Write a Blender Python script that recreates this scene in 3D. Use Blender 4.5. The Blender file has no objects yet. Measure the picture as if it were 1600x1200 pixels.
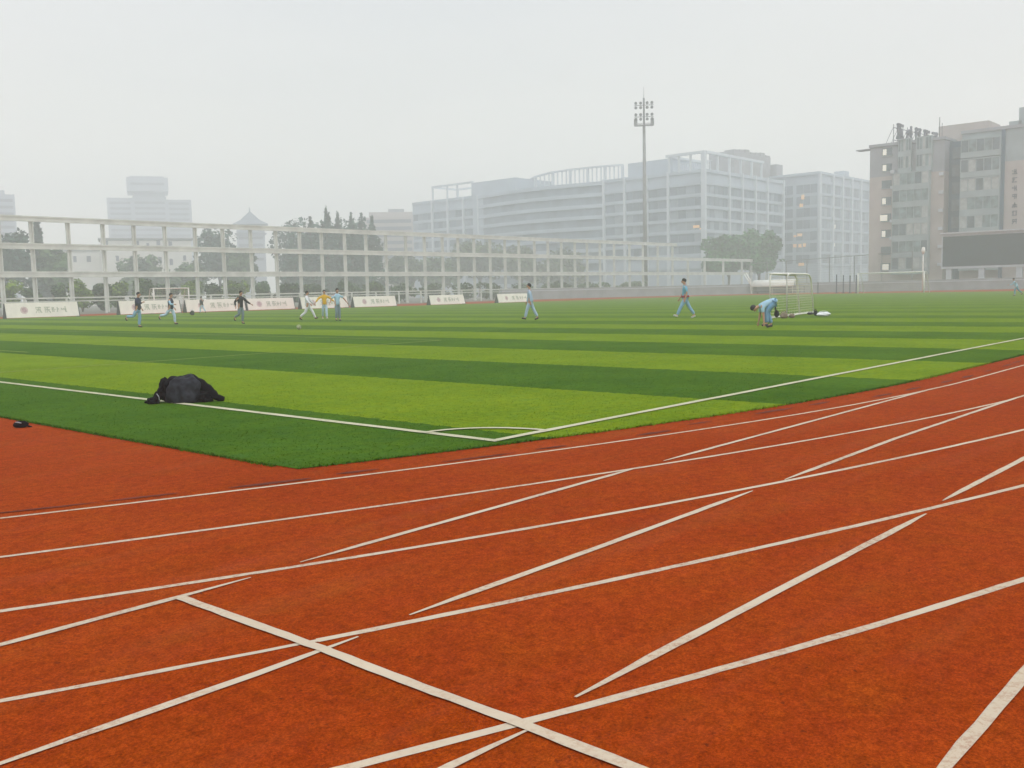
import bpy, bmesh, math, random
import numpy as np
from mathutils import Vector, Matrix, noise
rnd = random.Random(7)
sc = bpy.context.scene
COL = sc.collection
PI = math.pi

# ------------------------------------------------------------------ survey of the photograph (camera + ground)
FPX, H = 1481.63, 1.45316
YAW, PITCH, ROLL = 0.8402877, 0.0965584, -0.0228641
LY0, LR0, LXC, LW = 4.2716, 33.9697, 15.4269, 1.1346
GOALX, TOUCHY, STARTX = 6.7045, 6.2474, 2.2841
cp, sp_ = math.cos(PITCH), math.sin(PITCH)
Fv = Vector((math.sin(YAW)*cp, math.cos(YAW)*cp, -sp_))
R0v = Vector((math.cos(YAW), -math.sin(YAW), 0))
U0v = R0v.cross(Fv)
cr, sr = math.cos(ROLL), math.sin(ROLL)
Rv = R0v*cr + U0v*sr
Uv = U0v*cr - R0v*sr
CAM = Vector((0, 0, H))
def ray(x, y): return Rv*((x-800)/FPX) - Uv*((y-600)/FPX) + Fv
def gp(x, y, z=0.0):
    d = ray(x, y); t = (z-H)/d.z; return CAM + d*t
def at(x, y, depth): return CAM + ray(x, y)*depth
def onY(x, y, Y):
    d = ray(x, y); return CAM + d*(Y/d.y)
def onX(x, y, X):
    d = ray(x, y); return CAM + d*(X/d.x)

# ------------------------------------------------------------------ materials
def nodes(name):
    m = bpy.data.materials.new(name); m.use_nodes = True
    nt = m.node_tree; b = nt.nodes['Principled BSDF']
    return m, nt, b
def mat(name, col, rough=.7, var=.12, scale=3.0, metal=0.0, spec=.3, emit=None, estr=0.0, fine=None):
    m, nt, b = nodes(name)
    b.inputs['Roughness'].default_value = rough
    b.inputs['Metallic'].default_value = metal
    b.inputs['Specular IOR Level'].default_value = spec
    tc = nt.nodes.new('ShaderNodeTexCoord')
    n = nt.nodes.new('ShaderNodeTexNoise'); n.inputs['Scale'].default_value = scale; n.inputs['Detail'].default_value = 6
    nt.links.new(tc.outputs['Object'], n.inputs['Vector'])
    r = nt.nodes.new('ShaderNodeValToRGB')
    r.color_ramp.elements[0].position = .3; r.color_ramp.elements[1].position = .7
    r.color_ramp.elements[0].color = [c*(1-var) for c in col]+[1]
    r.color_ramp.elements[1].color = [min(1, c*(1+var)) for c in col]+[1]
    nt.links.new(n.outputs['Fac'], r.inputs['Fac'])
    nt.links.new(r.outputs['Color'], b.inputs['Base Color'])
    if emit:
        b.inputs['Emission Color'].default_value = (*emit, 1); b.inputs['Emission Strength'].default_value = estr
    return m

def N(nt, t, **kw):
    n = nt.nodes.new(t)
    for k, v in kw.items():
        if k in n.inputs: n.inputs[k].default_value = v
        else: setattr(n, k, v)
    return n
def noise_n(nt, vec, scale, detail=4, rough=.55):
    n = N(nt, 'ShaderNodeTexNoise', Scale=scale, Detail=detail, Roughness=rough)
    nt.links.new(vec, n.inputs['Vector']); return n.outputs['Fac']
def ramp(nt, fac, *stops):
    r = nt.nodes.new('ShaderNodeValToRGB'); e = r.color_ramp.elements
    while len(e) < len(stops): e.new(.5)
    for el, (p, c) in zip(e, stops):
        el.position = p; el.color = (*c, 1) if len(c) == 3 else c
    nt.links.new(fac, r.inputs['Fac']); return r.outputs['Color']
def mixc(nt, fac, a, b, mode='MIX'):
    m = nt.nodes.new('ShaderNodeMix'); m.data_type = 'RGBA'; m.blend_type = mode
    for s, v in ((m.inputs[0], fac), (m.inputs[6], a), (m.inputs[7], b)):
        if hasattr(v, 'is_output') or isinstance(v, bpy.types.NodeSocket): nt.links.new(v, s)
        elif isinstance(v, (int, float)): s.default_value = v
        else: s.default_value = (*v, 1)
    return m.outputs[2]
def math_n(nt, op, a, b=None):
    m = nt.nodes.new('ShaderNodeMath'); m.operation = op
    for i, v in enumerate((a, b)):
        if v is None: continue
        if isinstance(v, (int, float)): m.inputs[i].default_value = v
        else: nt.links.new(v, m.inputs[i])
    return m.outputs[0]

def track_material(name, tint=(1, 1, 1)):
    m, nt, b = nodes(name)
    g = nt.nodes.new('ShaderNodeNewGeometry'); P = g.outputs['Position']
    base = ramp(nt, noise_n(nt, P, .55, 5, .6), (.3, (.258*tint[0], .0335*tint[1], .0019*tint[2])), (.7, (.300*tint[0], .0455*tint[1], .0036*tint[2])))
    mid = ramp(nt, noise_n(nt, P, 5.0, 4, .65), (.25, (.85, .82, .78)), (.75, (1.14, 1.18, 1.24)))
    c = mixc(nt, .85, base, mid, 'MULTIPLY')
    m2 = ramp(nt, noise_n(nt, P, 17, 3, .7), (.28, (.72, .66, .6)), (.72, (1.25, 1.3, 1.4)))
    c = mixc(nt, .8, c, m2, 'MULTIPLY')
    fine = ramp(nt, noise_n(nt, P, 110, 3, .85), (.30, (.38, .34, .3)), (.5, (1, 1, 1)), (.70, (1.65, 1.75, 1.9)))
    c = mixc(nt, .9, c, fine, 'MULTIPLY')
    # long worn streaks along the running direction
    mp = N(nt, 'ShaderNodeMapping'); nt.links.new(P, mp.inputs['Vector']); mp.inputs['Scale'].default_value = (.25, 2.2, 1); mp.inputs['Rotation'].default_value = (0, 0, .25)
    st = ramp(nt, noise_n(nt, mp.outputs['Vector'], 1.0, 5, .6), (.52, (0, 0, 0)), (.8, (1, 1, 1)))
    c = mixc(nt, math_n(nt, 'MULTIPLY', st, .22), c, (.36, .115, .04))
    hv = ramp(nt, noise_n(nt, P, 2.6, 6, .75), (.34, (1.0, .86, 1.8)), (.5, (1, 1, 1)), (.66, (.97, 1.24, .7)))
    c = mixc(nt, .5, c, hv, 'MULTIPLY')
    # sparse dark specks
    sp = ramp(nt, noise_n(nt, P, 26, 2, .5), (.66, (0, 0, 0)), (.76, (1, 1, 1)))
    c = mixc(nt, math_n(nt, 'MULTIPLY', sp, .6), c, (.07, .012, .006))
    nt.links.new(c, b.inputs['Base Color'])
    b.inputs['Roughness'].default_value = .95; b.inputs['Specular IOR Level'].default_value = .03
    bp = N(nt, 'ShaderNodeBump', Strength=.35, Distance=.004)
    nt.links.new(noise_n(nt, P, 110, 2, .7), bp.inputs['Height']); nt.links.new(bp.outputs['Normal'], b.inputs['Normal'])
    return m
def line_material(name, white=(.575, .485, .37), wear=(.27, .065, .018), amount=.40):
    m, nt, b = nodes(name)
    g = nt.nodes.new('ShaderNodeNewGeometry'); P = g.outputs['Position']
    w = mixc(nt, noise_n(nt, P, 2.0, 4), tuple(c*.86 for c in white), tuple(min(1, c*1.1) for c in white))
    spots = ramp(nt, noise_n(nt, P, 34, 4, .8), (amount+.04, (0, 0, 0)), (amount+.22, (1, 1, 1)))
    patch = ramp(nt, noise_n(nt, P, 1.1, 5, .65), (.40, (.10, .10, .10)), (.62, (1, 1, 1)))
    scuff = ramp(nt, noise_n(nt, P, 7, 4, .7), (.50, (0, 0, 0)), (.68, (1, 1, 1)))
    f = math_n(nt, 'MULTIPLY', math_n(nt, 'MULTIPLY', spots, patch), .62)
    f = math_n(nt, 'MAXIMUM', f, math_n(nt, 'MULTIPLY', math_n(nt, 'MULTIPLY', scuff, patch), .36))
    f = math_n(nt, 'MAXIMUM', f, math_n(nt, 'MULTIPLY', patch, .10))
    nt.links.new(mixc(nt, f, w, wear), b.inputs['Base Color'])
    b.inputs['Roughness'].default_value = .85; b.inputs['Specular IOR Level'].default_value = .15
    return m
STRIPE0, STRIPEW = 7.17, 3.655
def turf_material(name):
    m, nt, b = nodes(name)
    g = nt.nodes.new('ShaderNodeNewGeometry'); P = g.outputs['Position']
    s = nt.nodes.new('ShaderNodeSeparateXYZ'); nt.links.new(P, s.inputs[0])
    wob = math_n(nt, 'MULTIPLY', math_n(nt, 'SUBTRACT', noise_n(nt, P, 6, 3), .5), .22)
    x = math_n(nt, 'ADD', s.outputs['X'], wob)
    t = math_n(nt, 'DIVIDE', math_n(nt, 'SUBTRACT', x, STRIPE0), STRIPEW*2)
    fr = math_n(nt, 'FRACT', t)
    light = math_n(nt, 'LESS_THAN', fr, .5)
    past = math_n(nt, 'GREATER_THAN', x, STRIPE0)
    light = math_n(nt, 'MULTIPLY', light, past)
    dark = ramp(nt, noise_n(nt, P, .6, 5, .6), (.3, (.040, .104, .0042)), (.7, (.063, .142, .0082)))
    lite = ramp(nt, noise_n(nt, P, .6, 5, .6), (.3, (.124, .205, .0040)), (.7, (.168, .254, .0085)))
    haze_fade = N(nt, 'ShaderNodeMapRange'); nt.links.new(s.outputs['X'], haze_fade.inputs[0])  # distance haze painted into the turf colour: stripes lose contrast along X
    haze_fade.inputs[1].default_value = 10; haze_fade.inputs[2].default_value = 66; haze_fade.inputs[3].default_value = 0; haze_fade.inputs[4].default_value = .80
    light = mixc(nt, haze_fade.outputs[0], light, (.52, .52, .52))
    c = mixc(nt, light, dark, lite)
    mid = ramp(nt, noise_n(nt, P, 9, 4, .7), (.25, (.68, .72, .6)), (.75, (1.28, 1.24, 1.4)))
    c = mixc(nt, .8, c, mid, 'MULTIPLY')
    mp = N(nt, 'ShaderNodeMapping'); nt.links.new(P, mp.inputs['Vector']); mp.inputs['Scale'].default_value = (1.6, 1, 1)
    fine = ramp(nt, noise_n(nt, mp.outputs['Vector'], 48, 3, .75), (.25, (.45, .5, .4)), (.5, (1, 1, 1)), (.75, (1.5, 1.42, 1.6)))
    c = mixc(nt, .75, c, fine, 'MULTIPLY')
    hv = ramp(nt, noise_n(nt, P, 3.1, 6, .75), (.34, (.88, .96, 2.6)), (.5, (1, 1, 1)), (.66, (1.16, 1.0, .5)))
    c = mixc(nt, .8, c, hv, 'MULTIPLY')
    nt.links.new(c, b.inputs['Base Color'])
    b.inputs['Roughness'].default_value = .95; b.inputs['Specular IOR Level'].default_value = .03
    bp = N(nt, 'ShaderNodeBump', Strength=.5, Distance=.02)
    nt.links.new(noise_n(nt, P, 60, 3, .7), bp.inputs['Height']); nt.links.new(bp.outputs['Normal'], b.inputs['Normal'])
    return m

M = {}
M['ground'] = mat('bare_ground', (.16, .155, .13), .95, .3, .4)
M['track'] = track_material('red_track_rubber')
M['line'] = line_material('worn_white_track_paint')
M['kerb_dirt'] = mat('dark_track_stain', (.135, .020, .006), .95, .4, 8)
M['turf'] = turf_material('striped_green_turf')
M['pitch_line'] = line_material('white_pitch_paint', (.56, .53, .38), (.15, .22, .04), .42)
M['faint_line'] = line_material('faded_pitch_paint', (.20, .25, .045), (.15, .21, .015), .40)
M['cream'] = mat('cream_painted_steel', (.60, .61, .565), .6, .15, .6)
M['white'] = mat('white_painted_metal', (.74, .73, .68), .55, .08, 2)
M['pale_board'] = mat('white_banner_vinyl', (.82, .76, .70), .6, .06, 1.5)
M['mauve'] = mat('faded_mauve_print', (.50, .33, .36), .7, .3, 8)
M['grey_print'] = mat('faded_grey_green_print', (.46, .46, .39), .7, .3, 6)
M['black_frame'] = mat('black_painted_edge', (.02, .02, .022), .6, .1, 3)
M['steel'] = mat('grey_galvanised_steel', (.20, .20, .20), .5, .15, 1.0, metal=.2)
M['dark_steel'] = mat('dark_grey_steel', (.055, .057, .065), .5, .2, 1.5, metal=.2)
M['wall_grey'] = mat('grey_rendered_wall', (.30, .30, .31), .85, .15, .5)
M['office_wall'] = mat('pale_grey_cladding', (.44, .50, .57), .6, .08, .15)
M['office_pier'] = mat('white_office_pier', (.60, .645, .69), .6, .05, .2)
M['office_glass'] = mat('blue_grey_office_glass', (.20, .25, .31), .25, .25, .12, spec=.5)
M['office_glass2'] = mat('darker_office_glass', (.17, .215, .27), .25, .25, .12, spec=.5)
M['glass_pale'] = mat('pale_blind_glass', (.28, .33, .38), .4, .2, .3)
M['glass_mid'] = mat('mid_blue_office_glass', (.23, .28, .335), .3, .25, .2)
M['glass_deep'] = mat('deep_office_glass', (.13, .17, .22), .25, .2, .3, spec=.5)
M['apt_beige'] = mat('pinkish_beige_render', (.44, .39, .365), .85, .1, .3)
M['apt_grey'] = mat('mauve_grey_render', (.31, .32, .345), .85, .12, .3)
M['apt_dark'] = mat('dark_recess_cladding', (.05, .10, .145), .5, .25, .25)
M['apt_frame'] = mat('grey_green_balcony_cladding', (.31, .36, .37), .7, .12, .4)
M['apt_glass'] = mat('grey_green_balcony_glass', (.16, .22, .225), .3, .5, .8, spec=.5)
M['apt_glass2'] = mat('dark_window_glass', (.09, .125, .145), .3, .4, .8, spec=.5)
M['curtain'] = mat('pale_curtained_window', (.40, .42, .41), .8, .2, 1.2)
M['lit_white'] = mat('lit_window_white', (.8, .78, .7), .6, .1, 2, emit=(1, .93, .78), estr=.32)
M['lit_orange'] = mat('lit_window_orange', (.8, .5, .25), .6, .3, 2, emit=(1, .55, .24), estr=.42)
M['sign_dark'] = mat('dark_sign_metal', (.08, .085, .12), .5, .2, 1)
M['screen'] = mat('dark_led_screen', (.012, .030, .042), .45, .45, 9)
M['screen_frame'] = mat('pale_screen_casing', (.50, .52, .56), .6, .08, 1)
M['tower_wall'] = mat('pale_concrete', (.34, .37, .43), .85, .1, .1)
M['tower_glass'] = mat('tower_window_glass', (.12, .13, .16), .4, .2, .2)
M['white_wall'] = mat('white_rendered_house_wall', (.70, .68, .62), .85, .08, .2)
M['roof_grey'] = mat('grey_roof', (.28, .28, .27), .85, .15, .3)
M['tile_blue'] = mat('blue_grey_roof_tiles', (.16, .20, .24), .7, .2, .8)
M['bark'] = mat('brown_bark', (.10, .075, .055), .9, .3, 2)
M['skin'] = mat('skin', (.48, .27, .18), .6, .05, 5)
M['hair'] = mat('black_hair', (.012, .011, .011), .6, .2, 20)
M['shoe'] = mat('dark_shoe', (.03, .03, .035), .6, .2, 10)
M['shoe_white'] = mat('pale_shoe', (.5, .5, .5), .6, .1, 10)
M['net'] = mat('off_white_net_cord', (.60, .57, .47), .9, .1, 4)
M['jacket'] = mat('black_jacket_cloth', (.0030, .0032, .0042), .85, .4, 9, spec=.12)
M['bag'] = mat('charcoal_bag_cloth', (.024, .0265, .033), .85, .55, 14, spec=.15)
M['strap'] = mat('pale_reflective_strip', (.34, .34, .37), .4, .1, 8)
M['bagwhite'] = mat('white_plastic_bag', (.75, .77, .8), .5, .08, 8)
M['ball'] = mat('scuffed_pale_ball', (.27, .31, .15), .7, .2, 12)
M['bagbrown'] = mat('brown_canvas_bag', (.22, .17, .12), .8, .25, 6)
M['pole_dark'] = mat('dark_blue_pole_paint', (.02, .025, .06), .5, .2, 3)
M['rubber'] = mat('black_rubber', (.02, .02, .02), .8, .2, 5)
def cloth(name, c): return mat(name, c, .85, .14, 5)
C_ = {k: cloth('cloth_'+k, v) for k, v in dict(navy=(.018, .026, .055), black=(.012, .014, .018), jeans=(.22, .38, .56), paleblue=(.36, .55, .70), white=(.66, .66, .70), paletrouser=(.42, .55, .68), yellow=(.68, .40, .012), grey=(.17, .23, .27), greyblue=(.36, .47, .62), skyblue=(.16, .40, .56), teal=(.09, .26, .36), red=(.30, .04, .06), denim=(.17, .32, .50)).items()}
def leafmats(base, key):
    out = []
    for i, (f, y) in enumerate(((.48, .9), (1.0, 1.0), (1.75, 1.12))):
        out.append(mat(f'{key}_foliage_{("deep","mid","bright")[i]}', (base[0]*f*y, base[1]*f, base[2]*f), .8, .25, .5, spec=.2))
    return out
LEAF = {'dark': leafmats((.026, .070, .046), 'dark_evergreen'), 'mid': leafmats((.050, .100, .030), 'mid_green'), 'bright': leafmats((.105, .175, .018), 'bright_shrub'), 'lush': leafmats((.034, .135, .034), 'lush_green'), 'olive': leafmats((.062, .100, .034), 'olive')}

# ------------------------------------------------------------------ mesh helpers
class MB:
    def __init__(s): s.v = []; s.f = []; s.m = []
    def add(s, vs, fs, mi=0):
        o = len(s.v); s.v += [tuple(v) for v in vs]
        s.f += [tuple(i+o for i in f) for f in fs]; s.m += [mi]*len(fs); return s
    def box(s, c, d, rz=0.0, mi=0):
        cx, cy, cz = c; dx, dy, dz = d[0]/2, d[1]/2, d[2]/2
        ca, sa = math.cos(rz), math.sin(rz); vs = []
        for z in (-dz, dz):
            for x, y in ((-dx, -dy), (dx, -dy), (dx, dy), (-dx, dy)):
                vs.append((cx+x*ca-y*sa, cy+x*sa+y*ca, cz+z))
        return s.add(vs, [(3, 2, 1, 0), (4, 5, 6, 7), (0, 1, 5, 4), (1, 2, 6, 5), (2, 3, 7, 6), (3, 0, 4, 7)], mi)
    def tube(s, pts, r, n=8, mi=0, caps=True):
        pts = [Vector(p) for p in pts]; rs = r if isinstance(r, (list, tuple)) else [r]*len(pts)
        rings = []; o = len(s.v); up = Vector((0, 0, 1))
        for i, p in enumerate(pts):
            t = (pts[min(i+1, len(pts)-1)]-pts[max(i-1, 0)]).normalized()
            a = t.cross(up)
            if a.length < 1e-3: a = t.cross(Vector((0, 1, 0)))
            a.normalize(); b = a.cross(t)
            for k in range(n):
                th = 2*PI*k/n; s.v.append(tuple(p+(a*math.cos(th)+b*math.sin(th))*rs[i]))
        fs = []
        for i in range(len(pts)-1):
            for k in range(n):
                fs.append((o+i*n+k, o+i*n+(k+1) % n, o+(i+1)*n+(k+1) % n, o+(i+1)*n+k))
        if caps:
            fs.append(tuple(o+k for k in range(n))[::-1]); fs.append(tuple(o+(len(pts)-1)*n+k for k in range(n)))
        s.f += fs; s.m += [mi]*len(fs); return s
    def prism(s, poly, z0, z1, mi=0):
        n = len(poly); vs = [(x, y, z0) for x, y in poly]+[(x, y, z1) for x, y in poly]
        return s.add(vs, [tuple(range(n))[::-1], tuple(range(n, 2*n))]+[(i, (i+1) % n, n+(i+1) % n, n+i) for i in range(n)], mi)
    def ball(s, c, r, nu=10, nv=7, mi=0, f=None):
        o = len(s.v); c = Vector(c); rr = r if isinstance(r, (tuple, list)) else (r, r, r)
        for j in range(nv+1):
            ph = PI*j/nv
            for i in range(nu):
                th = 2*PI*i/nu
                d = Vector((math.sin(ph)*math.cos(th), math.sin(ph)*math.sin(th), math.cos(ph)))
                k = f(d) if f else 1
                s.v.append(tuple(c+Vector((d.x*rr[0]*k, d.y*rr[1]*k, d.z*rr[2]*k))))
        for j in range(nv):
            for i in range(nu):
                s.f.append((o+j*nu+i, o+(j+1)*nu+i, o+(j+1)*nu+(i+1) % nu, o+j*nu+(i+1) % nu)); s.m.append(mi)
        return s
    def build(s, name, mats, parent=None, smooth=False, loc=None, bevel=0):
        me = bpy.data.meshes.new(name); me.from_pydata(s.v, [], s.f); me.validate()
        for m_ in (mats if isinstance(mats, (list, tuple)) else [mats]): me.materials.append(m_)
        me.polygons.foreach_set('material_index', s.m[:len(me.polygons)] if len(s.m) >= len(me.polygons) else [0]*len(me.polygons))
        if smooth: me.polygons.foreach_set('use_smooth', [True]*len(me.polygons))
        me.update()
        o = bpy.data.objects.new(name, me); COL.objects.link(o)
        if parent: o.parent = parent
        if loc: o.location = loc
        if bevel:
            b = o.modifiers.new('edge', 'BEVEL'); b.width = bevel; b.segments = 2; b.limit_method = 'ANGLE'
        return o
def tag(o, label, cat, group=None):
    o['label'] = label; o['category'] = cat
    if group: o['group'] = group
    return o
def thing(name, label, cat, loc=(0, 0, 0), rz=0.0, group=None):
    o = bpy.data.objects.new(name, None); COL.objects.link(o); o.location = loc; o.rotation_euler = (0, 0, rz)
    o.empty_display_size = .2
    return tag(o, label, cat, group)
def struct(o, stuff=False):
    o['kind'] = 'stuff' if stuff else 'structure'; return o
def copy_tree(o, parent=None):
    c = o.copy(); COL.objects.link(c)
    if parent: c.parent = parent
    for ch in list(o.children): copy_tree(ch, c)
    return c

# ------------------------------------------------------------------ camera
cam = bpy.data.cameras.new('camera'); co = bpy.data.objects.new('camera', cam); COL.objects.link(co)
Mx = Matrix((Rv, Uv, -Fv)).transposed().to_4x4(); Mx.translation = CAM
co.matrix_world = Mx
cam.sensor_fit = 'HORIZONTAL'; cam.sensor_width = 36; cam.lens = FPX/1600*36; cam.clip_start = .1; cam.clip_end = 3000
sc.camera = co

# ------------------------------------------------------------------ ground, track, turf
struct(MB().add([(-95, -95, 0), (640, -95, 0), (640, 640, 0), (-95, 640, 0)], [(0, 1, 2, 3)]).build('ground', M['ground']))
trk = [(-60, -30), (165, -30), (178, 0), (179.2, 70), (176, 88), (165, 101), (146, 110), (118, 112), (70, 112), (20, 112), (-60, 112)]
struct(MB().add([(x, y, .004) for x, y in trk], [tuple(range(len(trk)))]).build('running_track', M['track']))
def arcpt(k, s_, off=0.0):
    r = LR0 + k*LW + off
    if s_ >= 0: return (LXC + s_, LY0 + LR0 - r)
    a = -s_/r
    return (LXC - r*math.sin(a), LY0 + LR0 - r*math.cos(a))
GE = -.585   # turf edge inside the inner lane line
s_corner = None
tpoly = []
for i in range(0, 400):
    s_ = -i*.05; x, y = arcpt(0, s_, GE)
    if x < 4.68: s_corner = s_; break
near = []
s_ = s_corner
while s_ < 0: near.append(arcpt(0, s_, GE)); s_ += .4
near += [(LXC, LY0-GE), (60, LY0-GE), (128, LY0-GE)]
tpoly = near + [(137, 12), (143, 30), (146.5, 45), (149, 62), (150, 76), (143, 85), (112, 87.5), (80, 91), (60, 95.5), (30, 99), (4.64, 101), (4.60, 60), (4.60, 20), (4.60, 9)]
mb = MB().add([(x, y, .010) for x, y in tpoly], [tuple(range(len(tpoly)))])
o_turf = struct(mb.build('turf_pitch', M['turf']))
bm_ = bmesh.new(); bm_.from_mesh(o_turf.data); bmesh.ops.triangulate(bm_, faces=bm_.faces[:]); bm_.to_mesh(o_turf.data); bm_.free()
o_trk = bpy.data.objects['running_track']
bm_ = bmesh.new(); bm_.from_mesh(o_trk.data); bmesh.ops.triangulate(bm_, faces=bm_.faces[:]); bm_.to_mesh(o_trk.data); bm_.free()

gb = MB()
def in_turf(x, y):
    if x < 4.62 or y > 60: return False
    if x < LXC: return math.hypot(x-LXC, y-(LY0+LR0)) < LR0+GE
    return y > LY0-GE
def blade(x, y, h_, w_):
    a = rnd.uniform(0, 2*PI); lx, ly = rnd.gauss(0, .6)*h_, rnd.gauss(0, .6)*h_; dx, dy = math.cos(a)*w_/2, math.sin(a)*w_/2
    gb.add([(x-dx, y-dy, .009), (x+dx, y+dy, .009), (x+lx, y+ly, .009+h_)], [(0, 1, 2)])
for _ in range(52000):
    dist = 8.2+16*rnd.random()**1.25; an = YAW+rnd.uniform(-.56, .30)
    x, y = dist*math.sin(an), dist*math.cos(an)
    if in_turf(x, y): blade(x, y, rnd.uniform(.006, .014), rnd.uniform(.006, .014))
for _ in range(6500):      # frayed edge
    if rnd.random() < .62:
        s_ = rnd.uniform(s_corner, 8); o_ = GE+abs(rnd.gauss(0, .018))*(-1 if rnd.random() < .4 else 1); x, y = arcpt(0, s_, o_)
    else: x, y = 4.63-abs(rnd.gauss(0, .02)), rnd.uniform(6.9, 16)
    blade(x, y, rnd.uniform(.012, .032), rnd.uniform(.008, .02))
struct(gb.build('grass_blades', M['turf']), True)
def ribbon(mb, pts, width, z, jit=.12, mi=0, taper=None):
    """a painted strip along a ground polyline"""
    pts = [Vector((p[0], p[1])) for p in pts]; o = len(mb.v); n = len(pts)
    for i, p in enumerate(pts):
        t = (pts[min(i+1, n-1)]-pts[max(i-1, 0)]).normalized(); a = Vector((-t.y, t.x))
        wl = width/2*(1+rnd.uniform(-jit, jit)); wr = width/2*(1+rnd.uniform(-jit, jit))
        if taper: f = taper(i, n); wl *= f; wr *= f
        mb.v += [(p.x+a.x*wl, p.y+a.y*wl, z), (p.x-a.x*wr, p.y-a.y*wr, z)]
    for i in range(n-1):
        mb.f.append((o+2*i, o+2*i+1, o+2*i+3, o+2*i+2)); mb.m.append(mi)
def seg(p, q, step=.25):
    p, q = Vector(p[:2]), Vector(q[:2]); n = max(2, int((q-p).length/step)); return [p.lerp(q, i/n) for i in range(n+1)]

MEAS = [[(0,810),(200,789),(400,764.5),(600,739),(800,713),(1000,685),(1200,656),(1325,635),(1425,615)],
[(0,871),(100,859),(400,820.5),(600,791),(800,761.5),(950,740),(1025,726),(1200,700),(1400,664),(1575,626)],
[(0,957),(200,927.5),(400,897),(625,860),(800,830),(1000,796),(1175,764),(1200,759),(1400,716),(1600,672.5)],
[(0,1097.5),(200,1060),(400,1023),(500,1002),(650,972.5),(800,940),(1000,896),(1185,860),(1200,855),(1400,807.5),(1600,760)],
[(562,1199),(650,1175),(790,1136),(900,1107.5),(1050,1070),(1200,1026),(1400,971),(1600,906)]]
lines = MB()
LWID = .045
for k in range(9):
    corr = None; lo = hi = 0
    if k < len(MEAS):
        S_, D_ = [], []
        for x, y in MEAS[k]:
            g = gp(x, y); r = LR0 + k*LW
            if g.x < LXC:
                dx, dy = g.x-LXC, g.y-(LY0+LR0); S_.append(-math.atan2(-dx, -dy)*r); D_.append(math.hypot(dx, dy)-r)
            else:
                S_.append(g.x-LXC); D_.append((LY0-k*LW)-g.y)
        corr = np.polyfit(S_, D_, 3 if len(S_) > 8 else 2); lo, hi = min(S_), max(S_)
    pts = []
    s_ = -46.0
    while s_ < 6:
        d = 0.0
        if corr is not None:
            d = float(np.polyval(corr, min(max(s_, lo), hi)))
            d *= max(0.0, 1-max(0, s_-hi)/4)*max(0.0, 1-max(0, lo-s_)/6)
        pts.append(arcpt(k, s_, d)); s_ += .12 if -26 < s_ else .5
    if k == 3:   # painted thinner left of the start line
        xb = gp(478, 1006).x; a = [p for p in pts if p[0] <= xb+.06]; b_ = [p for p in pts if p[0] > xb-.06]
        ribbon(lines, a, LWID*.74, .0066, .2); ribbon(lines, b_, LWID, .0066)
    else:
        ribbon(lines, pts, LWID*(.95 if k < 2 else 1), .0066)
    ribbon(lines, seg((LXC+6.02, LY0-k*LW), (150, LY0-k*LW), 2.0), LWID, .0066)
BS = [[[(-160,1053.5),(200,956.5),(392,904.5)],[(469,880.5),(1000,731)],[(1037,721.5),(1465,606)]],
      [[(-120,1240),(107,1159),(400,1056),(560,997.5)],[(640,963.5),(923,861.5),(1176,768.5)],[(1226,751),(1400,686),(1600,618.5)]],
      [[(600,1250),(705,1199),(825,1144)],[(899,1092.5),(1200,933.5),(1447,804.5)],[(1473,784),(1600,717.5),(1750,640)]],
      [[(1400,1300),(1481,1197),(1597,1060),(1700,940)]]]
for segs in BS:
    for sg in segs:
        pl = []
        for a, b_ in zip(sg[:-1], sg[1:]): pl += seg(gp(*a), gp(*b_), .15)[0 if not pl else 1:]
        n_ = len(pl)
        ribbon(lines, pl, LWID*1.06, .0088, taper=lambda i, n: min(1, .25+min(i, n-1-i)*.28))
struct(lines.build('lane_line_paint', M['line']))
sl = MB(); pl = [(STARTX+dx, y) for dx, y in ((.0, gp(277, 935).y), )]
a_, b_ = gp(278, 935), gp(985, 1202)
ext = b_ + (b_-a_)*.6
PS = [(278, 935), (500, 1015.5), (606, 1057.5), (797, 1128), (985, 1202)]
pl = []
for q0, q1 in zip(PS[:-1], PS[1:]): pl += seg(gp(*q0), gp(*q1), .08)[0 if not pl else 1:]
pl += seg(pl[-1], ext, .1)[1:]
ribbon(sl, pl, .053, .011)
struct(sl.build('start_line_paint', M['line']))
# dark drain streaks along the inner kerb
ks = MB(); s_ = -24.0
while s_ < 12:
    L = rnd.uniform(.35, .75)
    off = -.10 - rnd.uniform(0, .07) if s_ < -7 else -.16-rnd.uniform(0, .25)
    ribbon(ks, [arcpt(0, s_+i*L/6, off) for i in range(7)], rnd.uniform(.045, .09), .009, .3, taper=lambda i, n: math.sin(PI*(i+.4)/(n-.2)))
    s_ += rnd.uniform(.75, 1.25)
struct(ks.build('kerb_stain', M['kerb_dirt']))
# pitch lines
pm = MB()
ribbon(pm, seg((GOALX, TOUCHY-.05), (GOALX, 60), .3), .105, .018)
ribbon(pm, seg((GOALX-.0, TOUCHY), (128, TOUCHY), .4), .10, .020)
c0 = Vector((GOALX-.05, TOUCHY)); ARC = .9
ribbon(pm, [(c0.x+math.cos(t*PI/60)*ARC*.93, c0.y+math.sin(t*PI/60)*ARC*1.08) for t in range(0, 31)], .075, .022)
struct(pm.build('pitch_line_paint', M['pitch_line']))
fm = MB()
PBY = 21.3
ribbon(fm, seg((GOALX+.1, PBY), (20.5, PBY), .3), .10, .018)
ribbon(fm, seg((20.5, PBY), (20.5, 60), .5), .09, .018)
ribbon(fm, seg((11.3, 29.2), (11.3, 45), .5), .09, .018)
struct(fm.build('faded_box_line_paint', M['faint_line']))

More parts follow.
